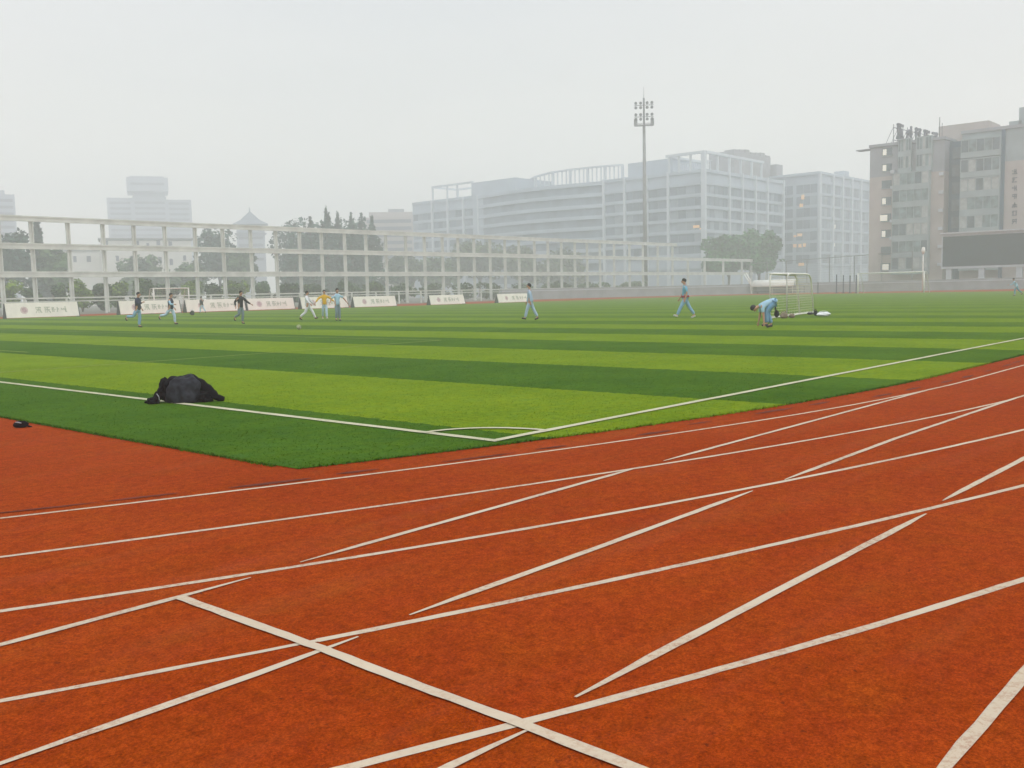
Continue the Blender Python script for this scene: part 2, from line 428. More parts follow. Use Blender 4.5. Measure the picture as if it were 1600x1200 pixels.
# ------------------------------------------------------------------ painted strokes that stand in for illegible lettering
def glyph(mb, c, ux, uy, size, th, r, depth_n, mi=0, strokes=6):
    """an illegible character: a few bars and slanted strokes on a square"""
    c, ux, uy, dn = Vector(c), Vector(ux), Vector(uy), Vector(depth_n)
    opts = [(-.4, .35, .4, .35), (-.4, 0, .4, 0), (-.4, -.38, .4, -.38), (-.25, .45, -.25, -.45), (.25, .45, .25, -.4), (0, .45, 0, -.45), (0, .2, -.42, -.45), (0, .2, .42, -.45), (-.4, .2, -.2, .05)]
    for a, b_, a2, b2 in r.sample(opts, strokes):
        p = c+ux*(a*size)+uy*(b_*size); q = c+ux*(a2*size)+uy*(b2*size)
        t = (q-p).normalized(); s_ = t.cross(dn).normalized()*(th/2)
        vs = [p-s_, p+s_, q+s_, q-s_]; vs = vs+[v+dn for v in vs]
        mb.add(vs, [(0, 1, 2, 3), (7, 6, 5, 4), (0, 4, 5, 1), (1, 5, 6, 2), (2, 6, 7, 3), (3, 7, 4, 0)], mi)

# ------------------------------------------------------------------ advertising boards along the far touchline
boards = [(8, 124, 474, 494.5, 492.5, 'white emblem board at the far left end of the touchline row'),
          (186, 283, 470.5, 489, 487.5, 'white emblem board behind the two leftmost runners in dark tops'),
          (290, 384, 468.5, 487, 485.5, 'white emblem board behind the small distant player and the black-shirted runner'),
          (386, 461, 466.5, 485, 483, 'white emblem board just left of the player in white'),
          (470, 545, 464.5, 483, 481, 'white emblem board behind the player in the yellow shirt'),
          (552, 620, 463.5, 479.5, 478, 'white emblem board just right of the player in the pale blue shirt'),
          (671, 727, 461.5, 476.8, 475.5, 'white emblem board standing alone between two wide gaps in the row'),
          (777, 833, 459.5, 474.2, 473, 'white emblem board partly behind the walking man in grey-blue')]
for bi, (x0, x1, yt, yb0, yb1, lab) in enumerate(boards):
    Yb = 97.5 if bi < 4 else 93.5 - (bi-4)*1.5
    A_, B_ = onY(x0+2.5, yb0, Yb), onY(x1, yb1, Yb)
    T_ = onY(x0, yt, Yb); zb = max(.08, min(.3, (A_.z+B_.z)/2)); hgt = T_.z-zb
    hgt = max(1.05, hgt); Lb = B_.x-A_.x
    t = thing('advertising_board', lab, 'advertising board', (A_.x, Yb, 0), 0, 'white emblem boards along the far touchline')
    lean = .35
    # slanted front panel, a real slab
    mb = MB(); nrm = Vector((0, -hgt, lean)).normalized()*-.04
    vs = [(0, 0, .06), (Lb, 0, .06), (Lb, lean, zb+hgt), (0, lean, zb+hgt)]
    vs2 = [(x+0, y+.04, z) for x, y, z in vs]
    mb.add(vs+vs2, [(0, 1, 2, 3), (7, 6, 5, 4), (0, 4, 5, 1), (1, 5, 6, 2), (2, 6, 7, 3), (3, 7, 4, 0)])
    mb.build('panel', M['pale_board'], t)
    for xx in (-.05, Lb+.05):
        fr = MB(); fr.add([(xx-.05, 0, 0.005), (xx-.05, lean*2.2, 0.005), (xx-.05, lean, zb+hgt*.97), (xx+.04, 0, 0.005), (xx+.04, lean*2.2, 0.005), (xx+.04, lean, zb+hgt*.97)],
               [(0, 1, 2), (5, 4, 3), (0, 3, 4, 1), (1, 4, 5, 2), (2, 5, 3, 0)])
        fr.build('side_frame', M['black_frame'], t)
    uy = Vector((0, lean, zb+hgt-.06)).normalized(); dn = Vector((0, -.012, .003))
    def onp(u, v): return Vector((u*Lb, lean*v-.012, .06+(zb+hgt-.06)*v))
    em = MB(); rad = hgt*.27; cc = onp(.245, .5)
    for ra, rb in ((0, rad*.72), (rad*.82, rad)):
        n = 20; vs = []
        for i in range(n):
            a = 2*PI*i/n; d = Vector((math.cos(a), 0, 0))+uy*math.sin(a)
            vs.append(cc+d*rb); vs.append(cc+d*ra)
        em.add(vs, [(2*i, 2*((i+1) % n), 2*((i+1) % n)+1, 2*i+1) for i in range(n)])
    em.build('emblem', M['mauve'], t)
    rr = random.Random(5)
    for gi, u in enumerate((.44, .56, .65, .72, .79)):
        lt = MB(); glyph(lt, onp(u, .5), (1, 0, 0), uy, hgt*(.52 if gi in (0, 1, 4) else .40), .085, rr, dn, strokes=(6, 5, 3, 2, 4)[gi])
        lt.build('character', M['grey_print'], t)

# ------------------------------------------------------------------ tall open steel frame behind the boards
YF = 127.85
tf = thing('steel_frame', 'tall cream steel frame of three long rails on many posts behind the far touchline', 'steel frame', (onY(560, 470, YF).x, YF, 0))
OX = tf.location.x
PX = [-110, -70, 4, 55, 112, 166, 214, 262, 309, 352, 395, 434, 471, 505, 541, 574, 605, 636, 665, 693, 717, 742, 767, 790, 812, 836, 857, 878, 899, 918, 938, 960, 984, 1005, 1028, 1051]
PX2 = [1075, 1101, 1130, 1159, 1174]
xl = onY(-120, 455, YF).x; x_top = onY(1056, 400, YF).x; x_end = onY(1174, 410, YF).x
Z1, Z2, Z3 = 12.2, 8.72, 5.12
for x in PX[1:]:
    X = onY(x, 450, YF).x-OX; mb = MB()
    mb.box((X-.17, 0, Z1/2), (.15, .34, Z1)); mb.box((X+.17, 0, Z1/2), (.15, .34, Z1)); mb.box((X, 0, Z1/2), (.20, .05, Z1-.02))
    mb.build('post', M['cream'], tf)
for x in PX2:
    X = onY(x, 440, YF).x-OX; mb = MB()
    mb.box((X-.2, 0, Z2/2), (.2, .36, Z2)); mb.box((X+.2, 0, Z2/2), (.2, .36, Z2)); mb.box((X, 0, Z2/2), (.21, .05, Z2-.02))
    mb.build('post', M['cream'], tf)
def rail(xa, xb, z, h_, nm='rail'):
    mb = MB(); L = xb-xa; cx = (xa+xb)/2-OX
    mb.box((cx, -.02, z), (L, .62, h_*.55)); mb.box((cx, -.30, z+h_*.36), (L, .22, h_*.26)); mb.box((cx, -.30, z-h_*.36), (L, .22, h_*.26))
    mb.build(nm, M['cream'], tf)
rail(xl, x_top, Z1, .74); rail(xl, x_end+.3, Z2, .78); rail(xl, x_end+.3, Z3, .78)
# low railing in front of the frame
YR = 118.0
tr = thing('low_railing', 'low grey double-rail fence along the foot of the tall cream frame', 'railing', (60, YR, 0))
xa, xb = onY(-60, 470, YR).x, onY(900, 460, YR).x
zr = onY(172, 464, YR).z
for z, h_ in ((zr, .16), (zr-.42, .12)):
    MB().box(((xa+xb)/2-60, 0, z), (xb-xa, .09, h_)).build('rail', M['cream'], tr)
x = 50.6-4.9*3; 
while x < xb:
    MB().box((x-60, .12, zr/2), (.24, .14, zr-.02)).build('post', M['cream'], tr); x += 4.9

# ------------------------------------------------------------------ perimeter wall round the far bend
wp = [(181, -20), (181.2, 30), (181, 72), (177.5, 91), (166, 104), (147, 112.6), (126, 115)]
def wall_strip(mb, pts, th, z0, z1, mi=0):
    n = len(pts); P2 = [Vector(p) for p in pts]; a, b_ = [], []
    for i, p in enumerate(P2):
        t = (P2[min(i+1, n-1)]-P2[max(i-1, 0)]).normalized(); nn = Vector((-t.y, t.x))*th/2
        a.append(p+nn); b_.append(p-nn)
    vs = [(p.x, p.y, z) for z in (z0, z1) for p in a+b_]; N2 = 2*n
    fs = []
    for i in range(n-1):
        fs += [(i, i+1, N2+i+1, N2+i), (n+i+1, n+i, N2+n+i, N2+n+i+1), (N2+i, N2+i+1, N2+n+i+1, N2+n+i), (i, n+i, n+i+1, i+1)]
    fs += [(0, N2, N2+n, n), (n-1, 2*n-1, N2+2*n-1, N2+n-1)]
    mb.add(vs, fs, mi)
tw = thing('perimeter_wall', 'low grey rendered wall curving round the far end of the red track', 'wall', (181, 40, 0))
mb = MB(); wall_strip(mb, [(x-181, y-40) for x, y in wp], .35, 0, 1.55); mb.build('wall_face', M['wall_grey'], tw)
mb = MB(); wall_strip(mb, [(x-181, y-40) for x, y in wp], .48, 1.553, 1.68); mb.build('coping', M['screen_frame'], tw)
# terrace steps behind the wall
terr = [(x+1.2 if x > 175 else x+.8, y+(.8 if y > 75 else 0)) for x, y in wp]
tt = thing('terrace', 'pale grey stepped terrace rising behind the curved perimeter wall', 'terrace', (184, 40, 0))
for i in range(3):
    mb = MB(); wall_strip(mb, [(x-184+.6*i+(.35*i if x > 170 else 0), y-40+(.55*i if y > 75 else 0)) for x, y in terr], .75, 0, 1.15+.42*i); mb.build('step', M['wall_grey'], tt)

# ------------------------------------------------------------------ goals
def net_grid(mb, a, b_, c, d, nu, nv, w=.012):
    """net panel between corners a-b (bottom) and d-c (top), thin cords"""
    a, b_, c, d = map(Vector, (a, b_, c, d)); nn = (b_-a).cross(d-a).normalized()
    def P(u, v): return (a.lerp(b_, u)).lerp(d.lerp(c, u), v)
    for i in range(nu+1):
        u = i/nu; p, q = P(u, 0), P(u, 1); t = (q-p).normalized(); s_ = t.cross(nn)*w/2
        mb.add([p-s_, p+s_, q+s_, q-s_], [(0, 1, 2, 3)])
    for j in range(nv+1):
        v = j/nv; p, q = P(0, v), P(1, v); t = (q-p).normalized(); s_ = t.cross(nn)*w/2
        mb.add([p-s_+nn*.002, p+s_+nn*.002, q+s_+nn*.002, q-s_+nn*.002], [(0, 1, 2, 3)])
# small rounded training goal near the bending man
B1, B2 = gp(1249.5, 492), gp(1271, 489.3)
F1 = gp(1203, 498.5)
F2 = F1 + (B2-B1)
hg = 2.02
ts = thing('training_goal', 'small white training goal with rounded side frames and a net', 'goal', F1)
def loc(p): return Vector(p)-F1
upv = Vector((0, 0, 1))
for (f, b_) in ((F1, B1), (F2, B2)):
    f, b_ = loc(f), loc(b_); back = (b_-f); top = f+upv*hg
    pts = [f, f+upv*(hg*.93), f+upv*hg*.985+back*.04, top+back*.12, top+back*.70, f+upv*hg*.985+back*.80, f+upv*hg*.90+back*.875, f+upv*hg*.72+back*.91, b_]
    MB().tube(pts, .042, 8).build('side_frame', M['white'], ts, smooth=True)
MB().tube([loc(F1)+upv*(hg-.02), loc(F2)+upv*(hg-.02)], .042, 8).build('crossbar', M['white'], ts, smooth=True)
MB().tube([loc(B1)+upv*.05, loc(B2)+upv*.05], .04, 8).build('back_bar', M['white'], ts, smooth=True)
for f, b_ in ((F1, B1), (F2, B2)):
    MB().tube([loc(f)+upv*.05, loc(b_)+upv*.05], .04, 8).build('base_bar', M['white'], ts, smooth=True)
nb = MB()
for f, b_ in ((F1, B1), (F2, B2)):
    f, b_ = loc(f), loc(b_); net_grid(nb, f, b_, f+(b_-f)*.86+upv*(hg*.95), f+upv*(hg*.97), 11, 16)
q1, q2 = loc(F1)+(B1-F1)*.86+upv*hg*.95, loc(F2)+(B2-F2)*.86+upv*hg*.95
net_grid(nb, loc(B1)-(B1-F1)*.10, loc(B2)-(B2-F2)*.10, q2, q1, 24, 16)
net_grid(nb, q1, q2, loc(F2)+upv*hg*.97, loc(F1)+upv*hg*.97, 24, 9)
nb.build('net', M['net'], ts)

def big_goal(name, label, p0, p1, hgt, back, rad=.06):
    p0, p1 = Vector(p0), Vector(p1); p0.z = p1.z = 0
    t = thing(name, label, 'goal', p0, 0, None)
    w_ = p1-p0; back = Vector(back)
    for q in (Vector(), w_): MB().tube([q, q+upv*hgt], rad, 10).build('post', M['white'], t, smooth=True)
    MB().tube([upv*hgt-w_.normalized()*rad, w_+upv*hgt+w_.normalized()*rad], rad, 10).build('crossbar', M['white'], t, smooth=True)
    for q in (Vector(), w_): MB().tube([q+upv*hgt, q+upv*(hgt)+back*.45, q+back], rad*.5, 6).build('stay', M['white'], t, smooth=True)
    n_ = MB(); k = max(8, int(w_.length/.3))
    net_grid(n_, back, w_+back, w_+back*.45+upv*hgt, back*.45+upv*hgt, k, 12, .014)
    net_grid(n_, upv*hgt, w_+upv*hgt, w_+back*.45+upv*hgt, back*.45+upv*hgt, k, 5, .014)
    for q in (Vector(), w_): net_grid(n_, q, q+back, q+back*.45+upv*hgt, q+upv*hgt, 6, 12, .014)
    n_.build('net', M['net'], t)
    return t
g1 = gp(1443.5, 457.3); xg = g1.x; g2 = onX(1340.5, 456, xg)
big_goal('football_goal', 'full-size white football goal at the far right end of the pitch', g1, g2, onX(1443.5, 424.5, xg).z, (2.4, 0, 0), .085)
Yg2 = 105.0
g3, g4 = onY(241.5, 480, Yg2), onY(296, 480, Yg2)
big_goal('football_goal', 'white goal frame parked behind the boards at the far left', g3, g4, onY(270, 450.5, Yg2).z, (0, 1.8, 0), .075)

# ------------------------------------------------------------------ dugout, poles, fence, lamp, screen at the far end
dpl = onX(1178, 457, 176.5); Dx = 176.5
d0 = onX(1178, 456, Dx); d1 = onX(1244, 456, Dx)
td = thing('dugout_shelter', 'white roofed team shelter with a slanted end beside the far bend', 'shelter', (Dx, d0.y, 0))
Ld = d1.y-d0.y
zt = onX(1210, 437, Dx).z; zl = onX(1210, 447.5, Dx).z; ztop = onX(1168, 427, Dx).z
mb = MB()
n = 10; prof = []
for i in range(n+1):
    a = i/n*PI*.5; prof.append((1.6*(1-math.cos(a)), zl+(zt-zl)*math.sin(a)))
vs = [(x-1.2, 0, z) for x, z in prof]+[(x-1.2, Ld, z) for x, z in prof]+[(x-1.15, 0, z-.06) for x, z in prof]+[(x-1.15, Ld, z-.06) for x, z in prof]
m_ = n+1; fs = []
for i in range(n): fs += [(i, i+1, m_+i+1, m_+i), (2*m_+i+1, 2*m_+i, 3*m_+i, 3*m_+i+1), (i, 2*m_+i, 2*m_+i+1, i+1), (m_+i, m_+i+1, 3*m_+i+1, 3*m_+i)]
fs += [(0, m_, 3*m_, 2*m_), (n, 2*m_+n, 3*m_+n, m_+n)]
mb.add(vs, fs); mb.build('canopy', M['white'], td, smooth=True)
MB().tube([(-1.2, 0, .0), (-1.0, .3, zt), (-.6, onX(1168, 440, Dx).y-d0.y, ztop)], .13, 8).build('slanted_pole', M['white'], td, smooth=True)
MB().tube([(-1.2, -.2, zl), (-.8, onX(1168, 440, Dx).y-d0.y+.3, ztop-.2)], .10, 8).build('slanted_pole', M['white'], td, smooth=True)
MB().box((.42, Ld/2, zl/2), (.06, abs(Ld)-.1, zl)).build('back_panel', M['wall_grey'], td)
MB().box((-.1, Ld/2, .42), (.5, abs(Ld)-.4, .10)).box((-.1, Ld*.1, .18), (.4, .1, .36)).box((-.1, Ld*.9, .18), (.4, .1, .36)).build('bench', M['dark_steel'], td)
for fr_ in (.02, .5, .98):
    MB().tube([(-1.15, Ld*fr_, 0), (-1.15, Ld*fr_, zl+.05)], .05, 8).build('leg', M['white'], td)
# arched hoop frame behind
for (xa_, xb_, lab) in ((1196.5, 1219, 'left-hand cream hoop frame standing behind the white shelter'), (1222, 1243, 'right-hand cream hoop frame standing behind the white shelter')):
    Xh = 179.3; pa, pb = onX(xa_, 456, Xh), onX(xb_, 456, Xh); zt_ = onX(1210, 427, Xh).z
    th_ = thing('hoop_frame', lab, 'frame', (Xh, pa.y, 0), 0, 'hoop frames by the shelter'); L = pb.y-pa.y
    MB().tube([(0, 0, 0), (0, 0, zt_*.95), (0, L*.08, zt_), (0, L*.72, zt_), (0, L*.86, zt_*.94), (0, L*.95, zt_*.8), (0, L, zt_*.3), (0, L, 0)], .09, 8).build('hoop', M['cream'], th_, smooth=True)
    MB().tube([(0, .1, 1.2), (0, L*.97, 1.2)], .05, 6).build('cross_rail', M['cream'], th_)
for i, (px, pb, pt) in enumerate(((1307, 458, 429), (1317.6, 458, 430), (1328, 458, 430.5), (1337.7, 458, 429.5))):
    p = gp(px, pb); z = onX(px, pt, p.x).z
    t = tag(MB().tube([(0, 0, 0), (0, 0, z)], .10, 8).tube([(0, 0, 0), (0, 0, .09)], .32, 12).tube([(0, 0, z*.72), (0, 0, z*.74)], .15, 8).build('training_pole', M['pole_dark'], loc=p),
        ['tall dark pole, leftmost of the four left of the far goal', 'tall dark pole, second from left of the four near the far goal', 'tall dark pole, third from left of the four near the far goal', 'tall dark pole right beside the far goal post'][i], 'pole', 'tall dark training poles')
for i, (px, pb, pt) in enumerate(((1256.5, 457, 446), (1267.5, 457.5, 443), (1278, 458, 441))):
    p = gp(px, pb+.4); p = Vector((min(p.x, 174), 0, 0)); q = onX(px, pb, p.x); z = onX(px, pt, p.x).z; q.z = 0
    tag(MB().tube([(0, 0, 0), (0, 0, z)], .09, 8).tube([(0, 0, 0), (0, 0, .09)], .3, 12).build('training_pole', M['pole_dark'], loc=q),
        ['short dark pole seen through the training goal frame', 'short dark pole, middle one right of the training goal', 'short dark pole, nearest the four tall poles'][i], 'pole', 'short dark training poles')
# wire fence behind
tfen = thing('wire_fence', 'thin grey wire fence on slim posts between the frame and the apartment block', 'fence', (205, 100, 0))
fa, fb = Vector((236, 124, 0)), Vector((192, 66, 0))
zf = 7.6
for i in range(8):
    p = fa.lerp(fb, i/7)-Vector((205, 100, 0)); MB().tube([p, p+upv*zf], .11, 8).build('post', M['steel'], tfen)
nb = MB(); net_grid(nb, fa-Vector((205, 100, 0)), fb-Vector((205, 100, 0)), fb-Vector((205, 100, 0))+upv*zf, fa-Vector((205, 100, 0))+upv*zf, 120, 14, .022); nb.build('wire_mesh', M['steel'], tfen)
MB().tube([fa-Vector((205, 100, 0))+upv*zf, fb-Vector((205, 100, 0))+upv*zf], .08, 6).build('top_rail', M['steel'], tfen)
# park lamp
pl_ = onX(1441.5, 452, 178.6); pl_.z = 0
tl = thing('park_lamp', 'slim pale lamp post behind the right post of the far goal', 'lamp post', pl_)
zl_ = onX(1441, 386, 178.6).z
MB().tube([(0, 0, 0), (0, 0, zl_-1.2)], [.14, .09], 10).build('pole', M['white'], tl, smooth=True)
MB().tube([(0, 0, zl_-1.25), (0, 0, zl_-.75), (0, 0, zl_-.1), (0, 0, zl_)], [.16, .36, .26, .05], 12).build('lamp_head', M['white'], tl, smooth=True)
# video screen
XS = 187.0
s0 = onX(1470.5, 417, XS); s1 = onX(1600, 414, XS); st_ = onX(1470.5, 370.5, XS)
zb_, zt_ = s0.z, st_.z
ys0 = s0.y; ys1 = ys0-30
tsn = thing('video_screen', 'long dark video screen on pale concrete legs above the far wall', 'video screen', (XS, ys0, 0))
MB().box((.6, (ys1-ys0)/2, (zb_+zt_)/2+.05), (1.2, ys0-ys1, zt_-zb_+.9), mi=0).build('casing', M['screen_frame'], tsn)
MB().box((-.03, (ys1-ys0)/2, (zb_+zt_)/2), (.05, ys0-ys1-.5, zt_-zb_)).build('display', M['screen'], tsn)
MB().box((.3, (ys1-ys0)/2-.0, zt_+.62), (1.9, ys0-ys1+.3, .22)).build('hood', M['screen_frame'], tsn)
for px in (1483, 1534, 1593, 1655):
    q = onX(px, 430, XS+.6); MB().box((.6, q.y-ys0, (zb_-.45)/2), (.8, .95, zb_-.45)).build('leg', M['screen_frame'], tsn)

# ------------------------------------------------------------------ floodlight mast
pm_ = onY(1008.5, 440, 140); pm_.z = 0
tm = thing('floodlight_mast', 'tall slim floodlight mast with two double rows of lamps above the office block', 'floodlight', pm_, math.atan2(-pm_.y, -pm_.x)-PI/2+PI)
zplat = onY(1009, 197, 140).z; zbar1 = onY(1009, 183, 140).z; zbar2 = onY(1009, 165, 140).z; ztip = onY(1009.5, 137, 140).z; zhead = onY(1009.5, 154, 140).z
MB().tube([(0, 0, 0), (0, 0, zplat)], [.62, .36], 14).build('pole', M['steel'], tm, smooth=True)
MB().tube([(0, 0, zplat), (0, 0, zhead)], .24, 10).build('head_pole', M['dark_steel'], tm, smooth=True)
MB().tube([(0, 0, zhead), (0, 0, ztip)], [.06, .03], 6).build('lightning_rod', M['dark_steel'], tm)
W2 = 2.45
MB().box((0, 0, zplat+.08), (W2*2, 1.3, .22)).build('platform', M['steel'], tm)
mb = MB()
for xx in (-W2, W2):
    for k in range(7): mb.box((xx*(1-.05*k), -.6+.2*k, zplat+.95), (.09, .06, 1.6))
    mb.box((xx*.9, .6, zplat+1.05), (.75, .05, 1.7))
for yy in (-.62, .62): mb.box((0, yy, zplat+.55), (W2*2, .06, .08)); mb.box((0, yy, zplat+.3), (W2*2, .06, .06))
mb.build('railing', M['steel'], tm)
for z in (zbar1, zbar2): MB().box((0, .05, z), (W2*2+.1, .14, .14)).build('crossarm', M['dark_steel'], tm)
for z in (zbar1, zbar2):
    for dz in (.52, -.62):
        for xx in (-2.05, -.82, .82, 2.05):
            mb = MB(); mb.tube([(xx, .0, z+dz), (xx, -.25, z+dz-.03), (xx, -.55, z+dz-.07)], [.18, .34, .39], 12); mb.box((xx, .0, z+dz/2), (.08, .08, abs(dz)))
            mb.build('floodlight', M['dark_steel'], tm, smooth=False)

# ------------------------------------------------------------------ buildings
def facade(t, o, u, nrm, bays, zs, wmat, name='window', inset=.0, gap=.35, vis=None, mats=None):
    """glass panels on a facade: bays = [(u0,u1)], zs = [(z0,z1)]; panels stand 4 cm proud of the core"""
    u, nrm = Vector(u), Vector(nrm); rz = math.atan2(u.y, u.x)
    for bi, (a, b_) in enumerate(bays):
        for zi, (z0, z1) in enumerate(zs):
            if vis and not vis(bi, zi): continue
            c = Vector(o)+u*((a+b_)/2)+nrm*.03
            m_ = mats(bi, zi) if mats else wmat
            mb = MB(); npn = max(2, int(abs(b_-a)/2.6)); wp_ = abs(b_-a)/npn; dirn = 1 if b_ > a else -1
            for k in range(npn):
                cc = Vector(o)+u*(a+dirn*(k+.5)*wp_)+nrm*.03; q = rnd.random()
                mb.box((cc.x, cc.y, (z0+z1)/2), (wp_-.16, .14, z1-z0), rz, 0 if q < .62 else 1 if q < .86 else 2)
            mb.build(name, [m_, M['glass_pale'], M['glass_deep']], t)
# office block: facade line X=264 (towards the pitch), right flank along Y=154.6
XO, YO = 264.0, 154.3
to = thing('office_block', 'long grey office block with white piers, rounded middle and open rooftop frames', 'office building', (XO, YO, 0))
HB = 37.9; NST = 10; FH = 3.73
def yo(px, X=XO, y=350): return onX(px, y, X).y-YO
yA, yB, yC, yD = 0.0, yo(945), yo(748.5), yo(645.5)
flank_end = onY(1222, 350, YO).x-XO
core = MB(); core.box((flank_end/2, yB/2, HB/2), (flank_end, yB, HB)); core.build('right_wing_wall', M['office_wall'], to)
lw = MB(); lw.box((20, (yC+yD)/2, HB/2), (40, yD-yC, HB)); lw.build('left_wing_wall', M['office_wall'], to)
# rounded middle
mid = []
NM = 24
for i in range(NM+1):
    f = i/NM; mid.append((-4.5*math.sin(PI*min(1, f*1.0)) * (1 if f < .5 else 1), yB+(yC-yB)*f))
mb = MB(); poly = mid+[(85, yC-.05), (85, yB+.05)]; poly[0] = (.0, yB+.05); poly[NM] = (0, yC-.05)
mb.prism(poly, 0, HB-.4); mb.build('curved_wall', M['glass_mid'], to)
for k in range(1, NST+1):
    z = k*FH-.55
    bandp = MB(); wall_strip(bandp, [(x-.35, y) for x, y in mid[0:]], .7, z, z+1.25); bandp.build('spandrel_band', M['office_wall'], to)
# glazed bays
zs = [(k*FH+1.1, (k+1)*FH-.15) for k in range(0, NST)]
zs = [z for z in zs if z[1] < HB-1.4]
rb = [0, yo(1045.5), yo(1012), yo(977.5), yo(945)]
bays = [(a+.5, b_-.4) for a, b_ in zip(rb[:-1], rb[1:])]
facade(to, (0, 0, 0), (0, 1, 0), (-1, 0, 0), bays, zs[3:], M['office_glass2'])
lb = [yo(748.5), yo(725), yo(700.5), yo(676.5), yo(645.5)]
facade(to, (0, 0, 0), (0, 1, 0), (-1, 0, 0), [(a+.4, b_-.4) for a, b_ in zip(lb[:-1], lb[1:])], zs[4:], M['office_glass'])
fx = [0]+[onY(p, 350, YO).x-XO for p in (1137.5, 1158, 1178.5, 1197, 1222)]
facade(to, (0, 0, 0), (1, 0, 0), (0, -1, 0), [(a+.4, b_-.4) for a, b_ in zip(fx[:-1], fx[1:])], zs[3:], M['office_glass2'])
for y in rb: MB().box((-.42, y+(.3 if y == 0 else 0), (HB+.6)/2), (.84, .8, HB+.6)).build('pier', M['office_pier'], to)
for y in lb[:-1]: MB().box((-.42, y-.2, (HB+.4)/2), (.84, .75, HB+.4)).build('pier', M['office_pier'], to)
for x in fx[1:]: MB().box((x, -.42, (HB+.6)/2), (.75, .84, HB+.6)).build('pier', M['office_pier'], to)
MB().box((-.47, -.47, (HB+5.2)/2), (.9, .9, HB+5.2)).build('corner_pier', M['office_pier'], to)
for k in range(2, NST+1):
    z = k*FH+.5
    if z > HB: z = HB-.4
    MB().box((-.24, yB/2+.6, z), (.44, yB-.9, 1.05)).build('spandrel_band', M['office_wall'], to)
    MB().box((flank_end/2+.3, -.24, z-.01), (flank_end-1.0, .44, 1.05)).build('spandrel_band', M['office_wall'], to)
    MB().box((-.24, (yC+yD)/2, z), (.44, yD-yC-.6, 1.05)).build('spandrel_band', M['office_wall'], to)
# rooftop frame on the right wing
ZT = onX(1102, 237, XO).z
y45 = yo(1045); fxe = onY(1190, 350, YO).x-XO
mb = MB()
mb.box((-.3, y45/2, ZT), (1.0, y45+1.2, .8)); mb.box((fxe/2+.3, -.3, ZT-.02), (fxe, 1.0, .8)); mb.box((12, y45, ZT-.03), (24, .8, .7))
for y in (.5, y45*.36, y45*.68, y45-.4): mb.box((-.3, y, (HB+ZT)/2), (.6, .6, ZT-HB))
for f in (.2, .4, .6, .8, .98): mb.box((fxe*f, -.3, (HB+ZT)/2), (.6, .6, ZT-HB))
mb.build('roof_frame', M['office_pier'], to)
mb = MB()
for f in np.linspace(.1, .92, 14): mb.box((6, y45*f, HB+1.8), (.25, .25, 3.6))
mb.box((6, y45*.5, HB+3.5), (.3, y45*.9, .3)); mb.build('roof_rail', M['office_pier'], to)
y973 = yo(973); zb2 = onX(1005, 253.5, XO+4).z
MB().box((12, (y45+y973)/2, (HB+zb2)/2), (18, y973-y45-.6, zb2-HB)).build('roof_house', M['office_wall'], to)
px0, px1 = onY(1143, 250, YO+14).x-XO, onY(1200, 250, YO+14).x-XO
zz = onY(1170, 241, YO+14).z
MB().box(((px0+px1)/2, 18, (HB+zz)/2), (px1-px0, 10, zz-HB)).build('roof_house', M['wall_grey'], to)
mb = MB()
for i in range(7):
    f = (i+.5)/7; mb.box((px0+(px1-px0)*f, 15, zz+.55*(1+(i % 3)*.6)/2), ((px1-px0)/9, 4, .55*(1+(i % 3)*.6)))
mb.box((px1+3.5, 14, (HB+zz-2.5)/2), (5, 6, zz-2.5-HB)); mb.build('roof_plant', M['wall_grey'], to)
# curved colonnade on the middle roof
ZDR = onX(973, 256, XO+6).z
cpts = []
for i in range(25):
    f = i/24; px = 973+(810-973)*f
    yy_ = float(np.interp(px, [808, 813, 822, 838, 860, 890, 930, 975], [297, 291, 282.5, 274.5, 268.5, 264, 259.5, 256]))
    d_ = ray(px, yy_); p = CAM+d_*((ZDR-H)/d_.z); cpts.append((p.x-XO, p.y-YO))
zc0, zc1 = HB+.3, ZDR
mb = MB(); wall_strip(mb, cpts, .9, zc1-.55, zc1); mb.build('curved_roof_beam', M['office_pier'], to)
mb = MB(); wall_strip(mb, cpts, .7, zc0-.6, zc0+.2); 
for i, p in enumerate(cpts):
    if i % 4 == 0: mb.box((p[0]-.2, p[1], (zc0+zc1)/2-.2), (.8, .8, zc1-zc0-.2))
    else: mb.box((p[0], p[1], (zc0+zc1)/2), (.34, .34, zc1-zc0-.3))
    if False:
        q = cpts[i+1]; mb.box(((p[0]+q[0])/2, (p[1]+q[1])/2, (zc0+zc1)/2), (.22, .22, zc1-zc0-.3))
mb.build('colonnade', M['office_pier'], to)
# stair block and left roof frame
y740, y810 = yo(741), yo(808)
zsb = onX(775, 281.5, XO).z
MB().box((10, (y740+y810)/2, zsb/2), (21.5, abs(y740-y810), zsb)).build('stair_tower', M['office_wall'], to)
zlf = onX(700, 289.5, XO).z; y676 = yo(676.5)
mb = MB(); mb.box((0, (y740+y676)/2, zlf), (.7, y676-y740, .7)); mb.box((14, (y740+y676)/2, zlf-.02), (.7, y676-y740, .7)); mb.box((7, y676, zlf-.01), (13.4, .7, .65))
for f in (.02, .38, .62, .98):
    for xx in (0, 14): mb.box((xx, y740+(y676-y740)*f, (HB+zlf)/2), (.55, .55, zlf-HB))
mb.build('roof_frame', M['office_pier'], to)
# two lamps lit inside
for px, py in ((1088, 354), (1098, 358)):
    p = onX(px, py, XO-.12); MB().box((p.x-XO, p.y-YO, p.z), (.12, 2.2, .8)).build('lit_window', M['lit_orange'], to)

